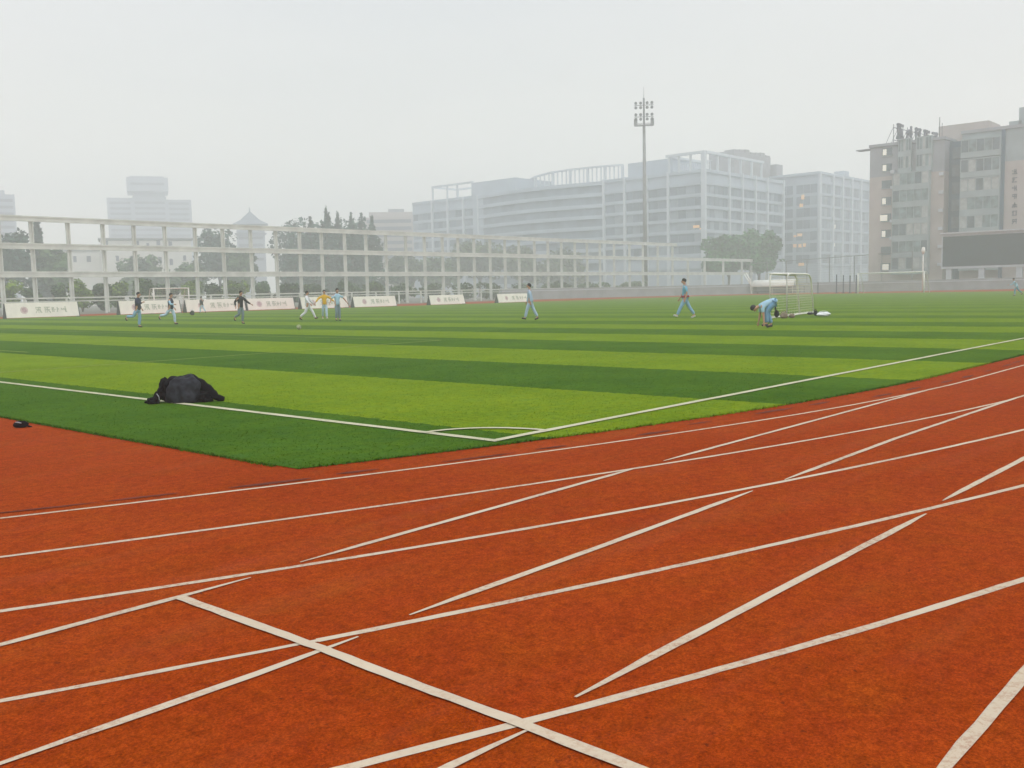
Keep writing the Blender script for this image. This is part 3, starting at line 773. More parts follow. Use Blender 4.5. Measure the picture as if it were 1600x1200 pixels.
# second block behind, between office and apartments
X2, Y2 = 327.0, 145.0
t2 = thing('office_block', 'hazy grey office block with a few orange lit windows between two larger buildings', 'office building', (X2, Y2, 0))
H2 = 40.5; f2 = 4.15
ye = onX(1205, 350, X2).y-Y2; xe = 110.0
MB().box((xe/2, ye/2, H2/2), (xe, ye, H2)).build('wall', M['office_wall'], t2)
zs2 = [(k*f2+1.0, (k+1)*f2-.1) for k in range(2, 9)]
nb_ = 2; facade(t2, (0, 0, 0), (0, 1, 0), (-1, 0, 0), [(ye*i/nb_+.6, ye*(i+1)/nb_-.6) for i in range(nb_)], zs2, M['office_glass2'])
pxs = [1285, 1299.5, 1314.5, 1329, 1343, 1358, 1375]
fx2 = [onY(p, 350, Y2).x-X2 for p in pxs]; fx2[0] = 0
facade(t2, (0, 0, 0), (1, 0, 0), (0, -1, 0), [(a+1.2, b_-1.2) for a, b_ in zip(fx2[:-1], fx2[1:])], zs2, M['office_glass'])
for x in fx2: MB().box((x, -.4, (H2+.5)/2), (1.1, .8, H2+.5)).build('pier', M['office_pier'], t2)
for k in range(2, 10):
    MB().box((xe/2, -.2, k*f2+.42), (xe-.5, .38, .85)).build('spandrel_band', M['office_wall'], t2)
zr2 = onX(1285, 273.5, X2).z
MB().box((xe/2-.2, ye/2, H2+.45), (xe+1.2, ye+1.2, .9)).build('roof_slab', M['office_wall'], t2)
p = onY(1322, 350, Y2+4); MB().box((p.x-X2, 6, H2+2.4), (4.5, 4, 3.2)).build('chimney', M['office_wall'], t2)
for px, py, w_, h_ in ((1254.5, 308, 1.6, 2.2), (1252, 321, 1.8, 1.6), (1249.5, 367, 2.6, 1.3), (1242, 369, 1.4, .9), (1242, 384, 1.8, 1.5), (1250, 384, 1.6, 1.6), (1257, 383, 1.5, 1.7), (1252, 413, 3.0, 1.4)):
    p = onX(px, py, X2-.12); MB().box((p.x-X2, p.y-Y2, p.z), (.12, w_*.7, h_*.75)).build('lit_window', M['lit_orange'], t2)
for px, py in ((1304, 354), (1303, 382), (1317, 340)):
    p = onY(px, py, Y2-.12); MB().box((p.x-X2, p.y-Y2, p.z), (1.6, .12, 1.4)).build('lit_window', M['lit_white'], t2)

# apartment block on the right
XA = 199.0
ya0 = onX(1358, 350, XA).y
ta = thing('apartment_block', 'tall beige apartment block with glazed balconies and a dark recess on the right', 'apartment building', (XA, ya0, 0))
def ya(px, X=XA): return onX(px, 330, X).y-ya0
HA = 29.35; fa_ = 3.52; NA = 8
yw1 = ya(1474); yr = ya(1501); yEnd = ya(1600)-22
zg = onX(1380, 276, XA).z    # grey upper storeys start here
MB().box((9, yw1/2, zg/2), (18, -yw1, zg)).build('wall', M['apt_beige'], ta)
MB().box((9, yw1/2, (zg+HA)/2), (18, -yw1, HA-zg-.02)).build('upper_wall', M['apt_grey'], ta)
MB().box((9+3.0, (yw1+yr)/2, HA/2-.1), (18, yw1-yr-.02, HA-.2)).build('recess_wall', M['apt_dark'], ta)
HA2 = onX(1520, 208, XA).z
MB().box((9, (yr+yEnd)/2, zg/2+.3), (18, yr-yEnd, zg+.6)).build('wall', M['apt_beige'], ta)
MB().box((9, (yr+yEnd)/2, (zg+.6+HA2)/2), (18, yr-yEnd, HA2-zg-.62)).build('upper_wall', M['apt_frame'], ta)
MB().box((8.9, yw1/2, HA+.35), (18.5, -yw1+.3, .55)).build('roof_slab', M['apt_grey'], ta)
MB().box((1.2, 1.4, HA-.1), (2.4, 3.2, .16)).build('eaves_fin', M['apt_grey'], ta)
MB().box((8.9, (yr+yEnd)/2, HA2+.3), (18.5, yr-yEnd+.3, .6)).build('roof_slab', M['apt_grey'], ta)
# column of small windows
rr = random.Random(3)
zf_ = [onX(1384, y, XA).z for y in (417, 391.5, 365, 340, 314, 288, 262, 237.5)]
for i, z in enumerate(zf_):
    y0_, y1_ = ya(1377.5), ya(1392.5)
    nm = 'window'
    w = MB().box((-.03, (y0_+y1_)/2, z), (.14, y0_-y1_, 1.55)).build('window', M['apt_glass2'], ta)
    MB().box((-.12, (y0_+y1_)/2, z-.85), (.22, y0_-y1_+.3, .12)).build('sill', M['apt_frame'], w)
    if i in (0, 2, 3, 4, 6, 7):
        MB().box((-.11, y0_-(.5 if i != 0 else .9), z-.05), (.04, .75 if i not in (0, 3) else 1.5, 1.2)).build('lit_pane', M['lit_white'], w)
# glazed balcony stack 1
def balcony_stack(pa, pb, zlist, proj, seed, fh):
    y0_, y1_ = ya(pa), ya(pb); L = y0_-y1_; r2 = random.Random(seed)
    for i, z in enumerate(zlist):
        b_ = MB().box((-proj/2, (y0_+y1_)/2, z-fh/2+.55), (proj, L, 1.1)).build('balcony', M['apt_frame'], ta)
        n_ = 5
        for k in range(n_):
            a = y0_-L*(k+.06)/n_; c = y0_-L*(k+.94)/n_
            q = r2.random(); m_ = M['curtain'] if q < .22 else (M['apt_glass2'] if q < .6 else M['apt_glass'])
            MB().box((-proj/2+.02, (a+c)/2, z+.50), (proj-.12, a-c, fh-1.25)).build('balcony_glass', m_, b_)
        mb = MB()
        for k in range(n_+1): mb.box((-proj/2, y0_-L*k/n_+(-.06 if k == 0 else .06 if k == n_ else 0), z+.5), (proj+.02, .13, fh-1.2))
        mb.box((-proj/2, (y0_+y1_)/2, z+fh/2-.07), (proj+.06, L+.06, .22)); mb.build('balcony_frame', M['apt_frame'], b_)
zmid = [onX(1425, y, XA).z for y in (415, 389, 362, 336, 309.5, 283)]
balcony_stack(1397.5, 1454, zmid, 1.3, 4, fa_)
ztop_ = [onX(1425, y, XA).z for y in (256.5, 230)]
balcony_stack(1404, 1424, ztop_, .8, 8, fa_); balcony_stack(1432, 1456, ztop_, .8, 9, fa_)
zr_ = [onX(1535, y, XA).z for y in (408, 379, 350, 321, 292, 262, 231)]
balcony_stack(1502, 1563, zr_, 1.2, 11, onX(1535, 292, XA).z-onX(1535, 321, XA).z)
MB().box((-.2, ya(1565.5), HA2/2), (.5, .6, HA2-.1)).build('drain_strip', M['apt_dark'], ta)
for i, z in enumerate(zf_):
    if i % 3 != 1: MB().box((-.35, ya(1395), z-1.0+.2*(i % 2)), (.5, .8, .6)).build('air_conditioner', M['screen_frame'], ta)
for i in range(6): MB().box((-.3, ya(1470.5), 5.0+3.55*i), (.45, .8, .6)).build('air_conditioner', M['screen_frame'], ta)
# recess glazing
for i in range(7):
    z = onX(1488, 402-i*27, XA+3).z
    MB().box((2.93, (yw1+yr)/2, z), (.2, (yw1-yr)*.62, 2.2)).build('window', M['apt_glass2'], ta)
# roof houses
y0_, y1_ = ya(1469, XA+9), ya(1546, XA+9); zz = onX(1500, 196, XA+7).z
MB().box((11, (y0_+y1_)/2, (HA+zz)/2+.3), (8, y0_-y1_, zz-HA)).build('roof_house', M['apt_beige'], ta)
y0_ = ya(1579); zz = onX(1590, 168.5, XA+4).z
MB().box((9, y0_-8, (HA2+zz)/2), (10, 16, zz-HA2)).build('roof_house', M['apt_frame'], ta)
MB().box((7, y0_+.6, (HA2+zz)/2-1.2), (6, 2.2, zz-HA2-2.4)).build('roof_house', M['apt_frame'], ta)
p = onX(1468.5, 183, XA+5); MB().tube([(5, p.y-ya0, HA+.6), (5, p.y-ya0, p.z)], .07, 6).tube([(5, p.y-ya0-.5, HA+.6), (5, p.y-ya0-.5, p.z-1.2)], .05, 6).build('aerial', M['dark_steel'], ta)
# vertical lettering on the right wing
lt = MB(); rr = random.Random(12)
for i in range(7):
    p = onX(1585.5, 268+i*13, XA)
    glyph(lt, (-.05, p.y-ya0, p.z), (0, -1, 0), (0, 0, 1), 1.05, .14, rr, (-.05, 0, 0), strokes=5)
lt.build('wall_lettering', M['sign_dark'], ta)
# rooftop sign
sgn0 = onX(1398, 215, XA+2.5); sgn1 = at(1466, 215, (sgn0-CAM).dot(Fv)*1.075)
tsg = thing('rooftop_sign', 'row of dark upright characters on a lattice along the apartment roof edge', 'rooftop sign', (XA+2.5, sgn0.y, HA+.6), math.atan2((sgn1-sgn0).y, (sgn1-sgn0).x)+PI/2)
zS0 = onX(1400, 218, XA+2.5).z-HA-.6; zS1 = onX(1400, 190, XA+2.5).z-HA-.6
Ls = math.hypot(sgn0.y-sgn1.y, sgn0.x-sgn1.x); rr = random.Random(21); hs = zS1-1.0
for i in range(5):
    g_ = MB(); cy = -(i+.5)*Ls/5
    glyph(g_, (0, cy, 1.0+hs*.5), (0, -1, 0), (0, 0, 1), min(hs, 3.6), .5, rr, (-.3, 0, 0), strokes=(7, 5, 6, 6, 5)[i])
    g_.build('character', M['sign_dark'], tsg)
mb = MB()
for i in range(11):
    y = -Ls*i/10; mb.box((.25, y, zS1*.45), (.1, .1, zS1*.9)); mb.tube([(.25, y, zS1*.8), (2.0, y, .05)], .05, 5)
mb.box((.25, -Ls/2, .9), (.1, Ls, .12)); mb.box((.25, -Ls/2, zS1*.75), (.1, Ls, .12)); mb.build('lattice', M['sign_dark'], tsg)

# hotel tower, far left
Dh = 610.0
ph = at(235, 320, Dh); ph.z = 0
rzc = math.atan2(Rv.y, Rv.x)
def face_rz(px): return rzc + math.atan((800-px)/FPX)
th = thing('hotel_tower', 'pale hazy tower with a wide boxy crown above the cream frame', 'tower building', ph, face_rz(235))
def lw_(px): return (px-235)/FPX*Dh*math.cos(math.atan((235-800)/FPX))
def lz(py): return at(235, py, Dh).z
x0_, x1_ = lw_(168.5), lw_(299.5); zt0 = lz(311)
xm0, xm1 = lw_(208), lw_(260)
MB().box(((x0_+xm0)/2, 6, (zt0)/2), (xm0-x0_, 22, zt0)).build('wing', M['tower_wall'], th)
MB().box(((x1_+xm1)/2, 6, zt0/2-.4), (x1_-xm1, 22, zt0-.8)).build('wing', M['tower_wall'], th)
MB().box(((xm0+xm1)/2, 4, lz(309)/2), (xm1-xm0-.1, 24, lz(309))).box((lw_(233.5), 4, (lz(301)+lz(309))/2), (lw_(258)-lw_(209), 20, lz(301)-lz(309)+.6)).build('shaft', M['tower_wall'], th)
MB().prism([(lw_(200), -12), (lw_(264), -12), (lw_(264), 16), (lw_(200), 16)], lz(302), lz(281)).build('crown', M['tower_wall'], th)
MB().box(((lw_(205)+lw_(258))/2, 1, lz(280)), (lw_(258)-lw_(205), 20, 1.2)).build('crown_roof', M['tower_wall'], th)
for k in range(12):
    z = zt0-3.2-k*3.4
    for (a, b_, yy) in ((x0_+1.5, xm0-1.5, -5.0), (xm1+1.5, x1_-1.5, -5.0), (xm0+1, xm1-1, -8.0)):
        MB().box(((a+b_)/2, yy, z), (b_-a, .3, 1.5)).build('window_band', M['tower_glass'], th)
MB().box((lw_(232), -12.1, lz(291)), (lw_(258)-lw_(206), .3, 1.4)).build('window_band', M['tower_glass'], th)
# sliver tower at the left edge
pS = at(-25, 335, 470); pS.z = 0
tS = thing('tower_building', 'hazy grey high-rise cut off by the left edge of the view', 'tower building', pS, face_rz(0))
zz = at(0, 303, 470).z
MB().box((0, 8, zz/2), ((19+25)/FPX*470*2, 20, zz)).build('wall', M['tower_wall'], tS)
MB().box((-2, 8, zz+1), ((12+25)/FPX*470*2, 16, 2.2)).build('roof_house', M['tower_wall'], tS)
for k in range(14): MB().box((0, -2.05, zz-3-k*3.3), (26, .3, 1.4)).build('window_band', M['tower_glass'], tS)
# low white building
Dw = 330.0
pw = at(200, 400, Dw); pw.z = 0
tW = thing('white_building', 'low white building with small dark windows behind the frame and trees', 'building', pw, face_rz(200))
def ww(px): return (px-200)/FPX*Dw*math.cos(math.atan((200-800)/FPX))
def wz(py): return at(200, py, Dw).z
MB().box(((ww(158)+ww(302))/2, 6, wz(376)/2), (ww(302)-ww(158), 14, wz(376))).build('wall', M['white_wall'], tW)
MB().box(((ww(96)+ww(158))/2-.05, 7, wz(392)/2), (ww(158)-ww(96)-.1, 12, wz(392))).build('wall', M['white_wall'], tW)
MB().box(((ww(158)+ww(302))/2, 6, wz(374)+.1), (ww(306)-ww(156), 15.2, .6)).build('roof', M['roof_grey'], tW)
MB().box(((ww(96)+ww(158))/2-.3, 7, wz(391)+.1), (ww(158)-ww(92)-1.0, 13, .5)).build('roof', M['roof_grey'], tW)
for px, py, w_, h_ in ((139, 404, 1.3, 2.0), (118, 404, 1.0, 2.0), (168, 380, 1.0, 1.4), (183, 404, 1.1, 1.9), (216, 380, 1.0, 1.3), (249, 380, 1.2, 1.5), (268, 381, 1.2, 1.5), (250, 407, 1.2, 2.2), (268, 410, 1.1, 2.2), (232, 383, .9, 1.2), (205, 405, 1.1, 1.9), (290, 404, 1.0, 1.8)):
    yy = -1.05 if px > 158 else .95
    MB().box((ww(px), yy, wz(py)), (w_, .2, h_)).build('window', M['tower_glass'], tW)
for px in (112, 128, 146, 180, 200): 
    MB().box((ww(px), -1.2 if px > 158 else .8, wz(412)), (.5, .3, 4.5)).build('pilaster', M['white_wall'], tW)
# pagoda
Dp = 500.0
pp = at(391, 350, Dp); pp.z = 0
tP = thing('pagoda_tower', 'faint hazy tower with an upswept pagoda roof and spire', 'tower building', pp, face_rz(391))
def pw_(px): return (px-391)/FPX*Dp*math.cos(math.atan((391-800)/FPX))
def pz(py): return at(391, py, Dp).z
MB().box((0, 6, pz(352)/2), (pw_(413)-pw_(369), 14, pz(352))).build('wall', M['tower_wall'], tP)
def tier(wx, wy, z0, z1, nm):
    vs = []
    for sx, sy in ((-1, -1), (1, -1), (1, 1), (-1, 1)): vs.append((sx*wx, 6+sy*wy, z0+.5))
    for sx, sy in ((-1, -1), (1, -1), (1, 1), (-1, 1)): vs.append((sx*wx*.55, 6+sy*wy*.55, z0+(z1-z0)*.38))
    for sx, sy in ((-1, -1), (1, -1), (1, 1), (-1, 1)): vs.append((sx*wx*.06, 6+sy*wy*.06, z1))
    fs = [(0, 3, 2, 1), (8, 9, 10, 11)]
    for b_ in (0, 4): fs += [(b_+i, b_+(i+1) % 4, b_+4+(i+1) % 4, b_+4+i) for i in range(4)]
    MB().add(vs, fs).build(nm, M['tile_blue'], tP)
tier(pw_(419), 9.5, pz(352), pz(330), 'pagoda_roof')
MB().tube([(0, 6, pz(331)), (0, 6, pz(322))], [.5, .1], 8).build('spire', M['tile_blue'], tP)
tier(pw_(416), 9.0, pz(366), pz(357), 'eaves_roof')
for k in range(4): MB().box((0, -1.1, pz(372+k*11)), (pw_(413)-pw_(369)-2, .3, 1.4)).build('window_band', M['tower_glass'], tP)
# stepped mid building
Dm = 430.0
pM = at(605, 350, Dm); pM.z = 0
tM = thing('stepped_building', 'hazy beige building with a stepped roof just left of the office block', 'building', pM, face_rz(605))
def mw(px): return (px-605)/FPX*Dm*math.cos(math.atan((605-800)/FPX))
def mz(py): return at(605, py, Dm).z
MB().box(((mw(566)+mw(650))/2, 8, mz(340)/2), (mw(650)-mw(566), 18, mz(340))).build('wall', M['apt_beige'], tM)
MB().box(((mw(577)+mw(650))/2, 9, (mz(340)+mz(331))/2), (mw(650)-mw(577), 15, mz(331)-mz(340)-.05)).build('upper_wall', M['apt_beige'], tM)
MB().box((mw(620), 9, (mz(331)+mz(325.5))/2), (mw(632)-mw(607), 10, mz(325.5)-mz(331)-.05)).build('roof_house', M['apt_grey'], tM)
for k in range(6): MB().box(((mw(568)+mw(648))/2, -1.1, mz(346+k*11)), (mw(648)-mw(568)-3, .3, 1.5)).build('window_band', M['tower_glass'], tM)

# ------------------------------------------------------------------ trees
def leaves(mb, r, blobs, n, size, shell=.55):
    vols = [b_[1][0]*b_[1][1]*b_[1][2] for b_ in blobs]; tot = sum(vols)
    for (c, rad), v in zip(blobs, vols):
        k = max(6, int(n*v/tot)); hue = r.random()
        for _ in range(k):
            d = Vector((r.gauss(0, 1), r.gauss(0, 1), r.gauss(0, 1))).normalized()
            q = r.uniform(shell, 1.0)**.6
            p = Vector((c[0]+d.x*rad[0]*q, c[1]+d.y*rad[1]*q, c[2]+d.z*rad[2]*q))
            s_ = size*r.uniform(.6, 1.5)
            a = Vector((r.gauss(0, 1), r.gauss(0, 1), r.gauss(0, .6))).normalized(); b2 = a.cross(d+Vector((.01, 0, .3)))
            if b2.length < 1e-3: continue
            b2.normalize(); a *= s_; b2 *= s_*.6
            mi = min(2, max(0, int((hue*.6+r.random()*.7)*2.4)))
            mb.add([p-a*.5-b2*.3, p+b2*.6, p+a*.6+b2*.1, p-b2*.6], [(0, 1, 2, 3)], mi)
def tree(kind, label, p, h_, w_, key, seed, n=2600, size=.55, cat='tree', group=None, name='tree'):
    r = random.Random(seed); t = thing(name, label, cat, (p.x, p.y, 0), 0, group)
    mb = MB(); tk = MB()
    if kind == 'round':
        tr_ = h_*.30; bl = [((0, 0, h_*.62), (w_*.36, w_*.36, h_*.30))]
        for i in range(11):
            a = r.uniform(0, 2*PI); q = r.uniform(.22, .42)*w_; z = h_*r.uniform(.34, .86)
            s_ = w_*r.uniform(.13, .24); bl.append(((math.cos(a)*q, math.sin(a)*q, z), (s_, s_, s_*r.uniform(.7, 1.0))))
        for i in range(5):
            a = r.uniform(0, 2*PI); s_ = w_*r.uniform(.08, .14); bl.append(((math.cos(a)*w_*.2, math.sin(a)*w_*.2, h_*r.uniform(.86, .96)), (s_, s_, s_)))
        for i in range(22):
            a = r.uniform(0, 2*PI); e_ = r.uniform(-.4, 1.2); q = .47*w_*math.cos(e_)*r.uniform(.85, 1.1); s_ = w_*r.uniform(.035, .08)
            bl.append(((math.cos(a)*q, math.sin(a)*q, h_*(.60+.36*math.sin(e_))), (s_, s_, s_*.8)))
        leaves(mb, r, bl, n, size)
        tk.tube([(0, 0, 0), (.05, 0, h_*.25), (0, .05, h_*.7)], [w_*.035, w_*.028, w_*.012], 8)
        for i in range(5):
            a = r.uniform(0, 2*PI); tk.tube([(0, 0, h_*r.uniform(.22, .4)), (math.cos(a)*w_*.16, math.sin(a)*w_*.16, h_*.55), (math.cos(a)*w_*.3, math.sin(a)*w_*.3, h_*.72)], [w_*.018, w_*.012, w_*.005], 6)
    elif kind == 'spire':
        lv = 13
        for i in range(lv):
            f = i/(lv-1); z = h_*(.08+.90*f); rad = (w_*.60*(1-f)**.85+.2)*r.uniform(.65, 1.25)
            bl = []
            nb = 6 if f < .8 else 3
            for k in range(nb):
                a = 2*PI*k/nb+i*.7+r.uniform(-.3, .3); q = rad*r.uniform(.4, .95)
                z2 = r.uniform(-.3, .5)*h_/lv; bl.append(((math.cos(a)*q, math.sin(a)*q, z-rad*.12+z2), (rad*.38, rad*.38, h_/lv*r.uniform(.6, 1.3))))
            leaves(mb, r, bl, n/lv*(1.7-1.3*f), size)
        tk.tube([(0, 0, 0), (0, 0, h_*.5), (0, 0, h_*.96)], [w_*.05, w_*.03, .04], 8)
    else:  # shrub
        bl = []
        for i in range(9):
            a = r.uniform(0, 2*PI); q = r.uniform(0, .34)*w_; s_ = w_*r.uniform(.16, .28)
            bl.append(((math.cos(a)*q, math.sin(a)*q, h_*r.uniform(.25, .78)), (s_, s_, h_*r.uniform(.16, .28))))
        leaves(mb, r, bl, n, size)
        for i in range(4):
            a = r.uniform(0, 2*PI); tk.tube([(0, 0, 0), (math.cos(a)*w_*.15, math.sin(a)*w_*.15, h_*.45)], [.09, .04], 6)
    mb.build('crown', LEAF[key], t); tk.build('trunk', M['bark'], t)
    return t
def tree_px(kind, px0, px1, ytop, depth, key, seed, label, **kw):
    c = at((px0+px1)/2, ytop*.5+230, depth); w_ = (px1-px0)/FPX*depth*(1.5 if kind == 'spire' and kw.get('name') == 'conifer_tree' else 1); h_ = at((px0+px1)/2, ytop, depth).z
    return tree(kind, label, c, h_, w_, key, seed, **kw)
G1 = 'dark conifers behind the frame'; FAR = 1.36
for i, (a, b_, yt, d, lab) in enumerate((
        (440, 480, 372, 184, 'lowest dark conifer at the left end of the conifer clump'),
        (462, 512, 347, 190, 'dark conifer rising left of the tallest spire'),
        (486, 538, 331, 186, 'tallest dark conifer with a ragged spire above the frame'),
        (508, 552, 341, 194, 'dark conifer just right of the tallest spire'),
        (528, 572, 344, 188, 'dark conifer fourth along from the tallest in the clump'),
        (548, 586, 342, 192, 'narrow dark conifer near the right end of the clump'),
        (562, 604, 347, 186, 'dark conifer at the right end of the clump'))):
    tree_px('spire', a, b_, yt, d*FAR, 'dark', 30+i, lab, n=4200, size=.7, group=G1, name='conifer_tree')
tree_px('round', 436, 606, 352, 276, 'dark', 60, 'broad dark tree filling the space under the conifer spires', n=9000, size=.95)
G2 = 'hazy trees behind the frame'
for i, (kd, a, b_, yt, d, key, lab) in enumerate((
        ('round', -30, 60, 362, 168, 'dark', 'dark bushy tree at the far left edge behind the frame'),
        ('spire', 47, 76, 352, 176, 'dark', 'thin pointed tree beside the left bushy tree'),
        ('round', 52, 108, 385, 172, 'mid', 'green tree between the left edge and the white building'),
        ('round', 302, 382, 357, 186, 'dark', 'large dark tree right of the white building'),
        ('round', 345, 402, 390, 180, 'mid', 'rounded green tree beneath the faint pagoda'),
        ('round', 190, 262, 402, 182, 'mid', 'low rounded tree in front of the white building'),
        ('round', 262, 330, 412, 176, 'mid', 'small green tree at the right end of the white building'),
        ('round', 600, 662, 398, 210, 'olive', 'faint tree right of the dark conifers'),
        ('round', 650, 722, 404, 214, 'mid', 'faint rounded tree in front of the left office wing'),
        ('round', 706, 792, 376, 222, 'olive', 'taller hazy tree in front of the rounded office middle'),
        ('round', 780, 850, 388, 226, 'olive', 'hazy tree behind the walking man in grey-blue'),
        ('round', 838, 912, 390, 232, 'olive', 'hazy tree left of centre under the top rail'),
        ('round', 900, 962, 388, 236, 'mid', 'hazy tree just left of the floodlight mast'),
        ('round', 948, 1010, 392, 240, 'olive', 'hazy tree directly behind the floodlight mast'),
        ('round', 1000, 1056, 394, 244, 'mid', 'hazy tree just right of the floodlight mast'),
        ('round', 1050, 1110, 412, 250, 'mid', 'low hazy tree behind the lower end of the frame'))):
    tree_px(kd, a, b_, yt, d*(1.2 if i < 3 else 1.42), key, 80+i, lab, n=3800, size=.95, group=G2)
tree_px('round', 1100, 1178, 366, 268, 'lush', 120, 'left half of the big green tree pair beside the office corner', n=6500, size=.85)
tree_px('round', 1146, 1226, 361, 272, 'lush', 121, 'right half of the big green tree pair beside the office corner', n=6500, size=.85)
sh = [(-20, 40, 436), (30, 78, 446), (70, 112, 440), (104, 150, 428), (142, 176, 440), (165, 212, 436), (200, 246, 432), (236, 286, 440), (276, 322, 436), (312, 356, 440), (345, 396, 434), (388, 432, 438), (424, 470, 442), (462, 520, 440), (512, 566, 436), (556, 612, 440), (604, 660, 440), (650, 705, 438), (696, 750, 440), (742, 800, 438), (790, 850, 440), (842, 905, 438), (896, 960, 440), (950, 1015, 438)]
words = ['at the far left edge', 'second from the left edge', 'below the thin pointed tree', 'tall and bright, left of the leftmost runners', 'small, under the low wing of the white building', 'left of the leftmost dark-topped runner', 'behind the leftmost dark-topped runner', 'behind the far left goal frame', 'right of the far left goal frame', 'behind the small distant player', 'behind the black-shirted runner', 'right of the black-shirted runner', 'left of the player in white', 'behind the player in white', 'behind the yellow shirt and the pale blue shirt', 'right of the player in pale blue', 'above the gap right of the sixth board', 'above the lone seventh board', 'right of the lone seventh board', 'above the last board', 'behind the walking man in grey-blue', 'right of the walking man in grey-blue', 'left of the floodlight mast', 'at the foot of the floodlight mast']
for i, ((a, b_, yt), wd) in enumerate(zip(sh, words)):
    d = max(138+(i % 3)*4, (onY((a+b_)/2, 450, 133+(i % 3)*4)-CAM).dot(Fv))
    tree_px('shrub', a, b_, yt, d, ('bright', 'mid', 'mid', 'bright', 'olive')[i % 5] if i < 13 else ('mid', 'olive')[i % 2], 200+i, 'green shrub '+wd, n=1500, size=.42, cat='shrub', group='shrubs behind the frame', name='shrub')

# ------------------------------------------------------------------ people
def skin_mesh(name, V, E, Rr, m_, parent, sub=2, extra=None):
    me = bpy.data.meshes.new(name); me.from_pydata([tuple(v) for v in V], E, [])
    o = bpy.data.objects.new(name, me); COL.objects.link(o)
    sk = o.modifiers.new('skin', 'SKIN'); sk.use_smooth_shade = True; sk.branch_smoothing = .4
    if not me.skin_vertices: bpy.context.view_layer.update()
    for i, d in enumerate(me.skin_vertices[0].data):
        q = Rr[i]; d.radius = q if isinstance(q, tuple) else (q, q); d.use_root = (i == 0)
    ss = o.modifiers.new('sub', 'SUBSURF'); ss.levels = sub; ss.render_levels = sub
    dg = bpy.context.evaluated_depsgraph_get(); me2 = bpy.data.meshes.new_from_object(o.evaluated_get(dg))
    o.modifiers.clear(); o.data = me2; bpy.data.meshes.remove(me); me2.name = name
    me2.materials.clear()
    for mm in (m_ if isinstance(m_, list) else [m_]): me2.materials.append(mm)
    if extra:
        bm = bmesh.new(); bm.from_mesh(me2); extra(bm); bm.to_mesh(me2); bm.free()
    me2.polygons.foreach_set('use_smooth', [True]*len(me2.polygons))
    o.parent = parent
    return o
def rotY(v, a):   # lean forward by a (forward = +x)
    return Vector((v.x*math.cos(a)+v.z*math.sin(a), v.y, -v.x*math.sin(a)+v.z*math.cos(a)))
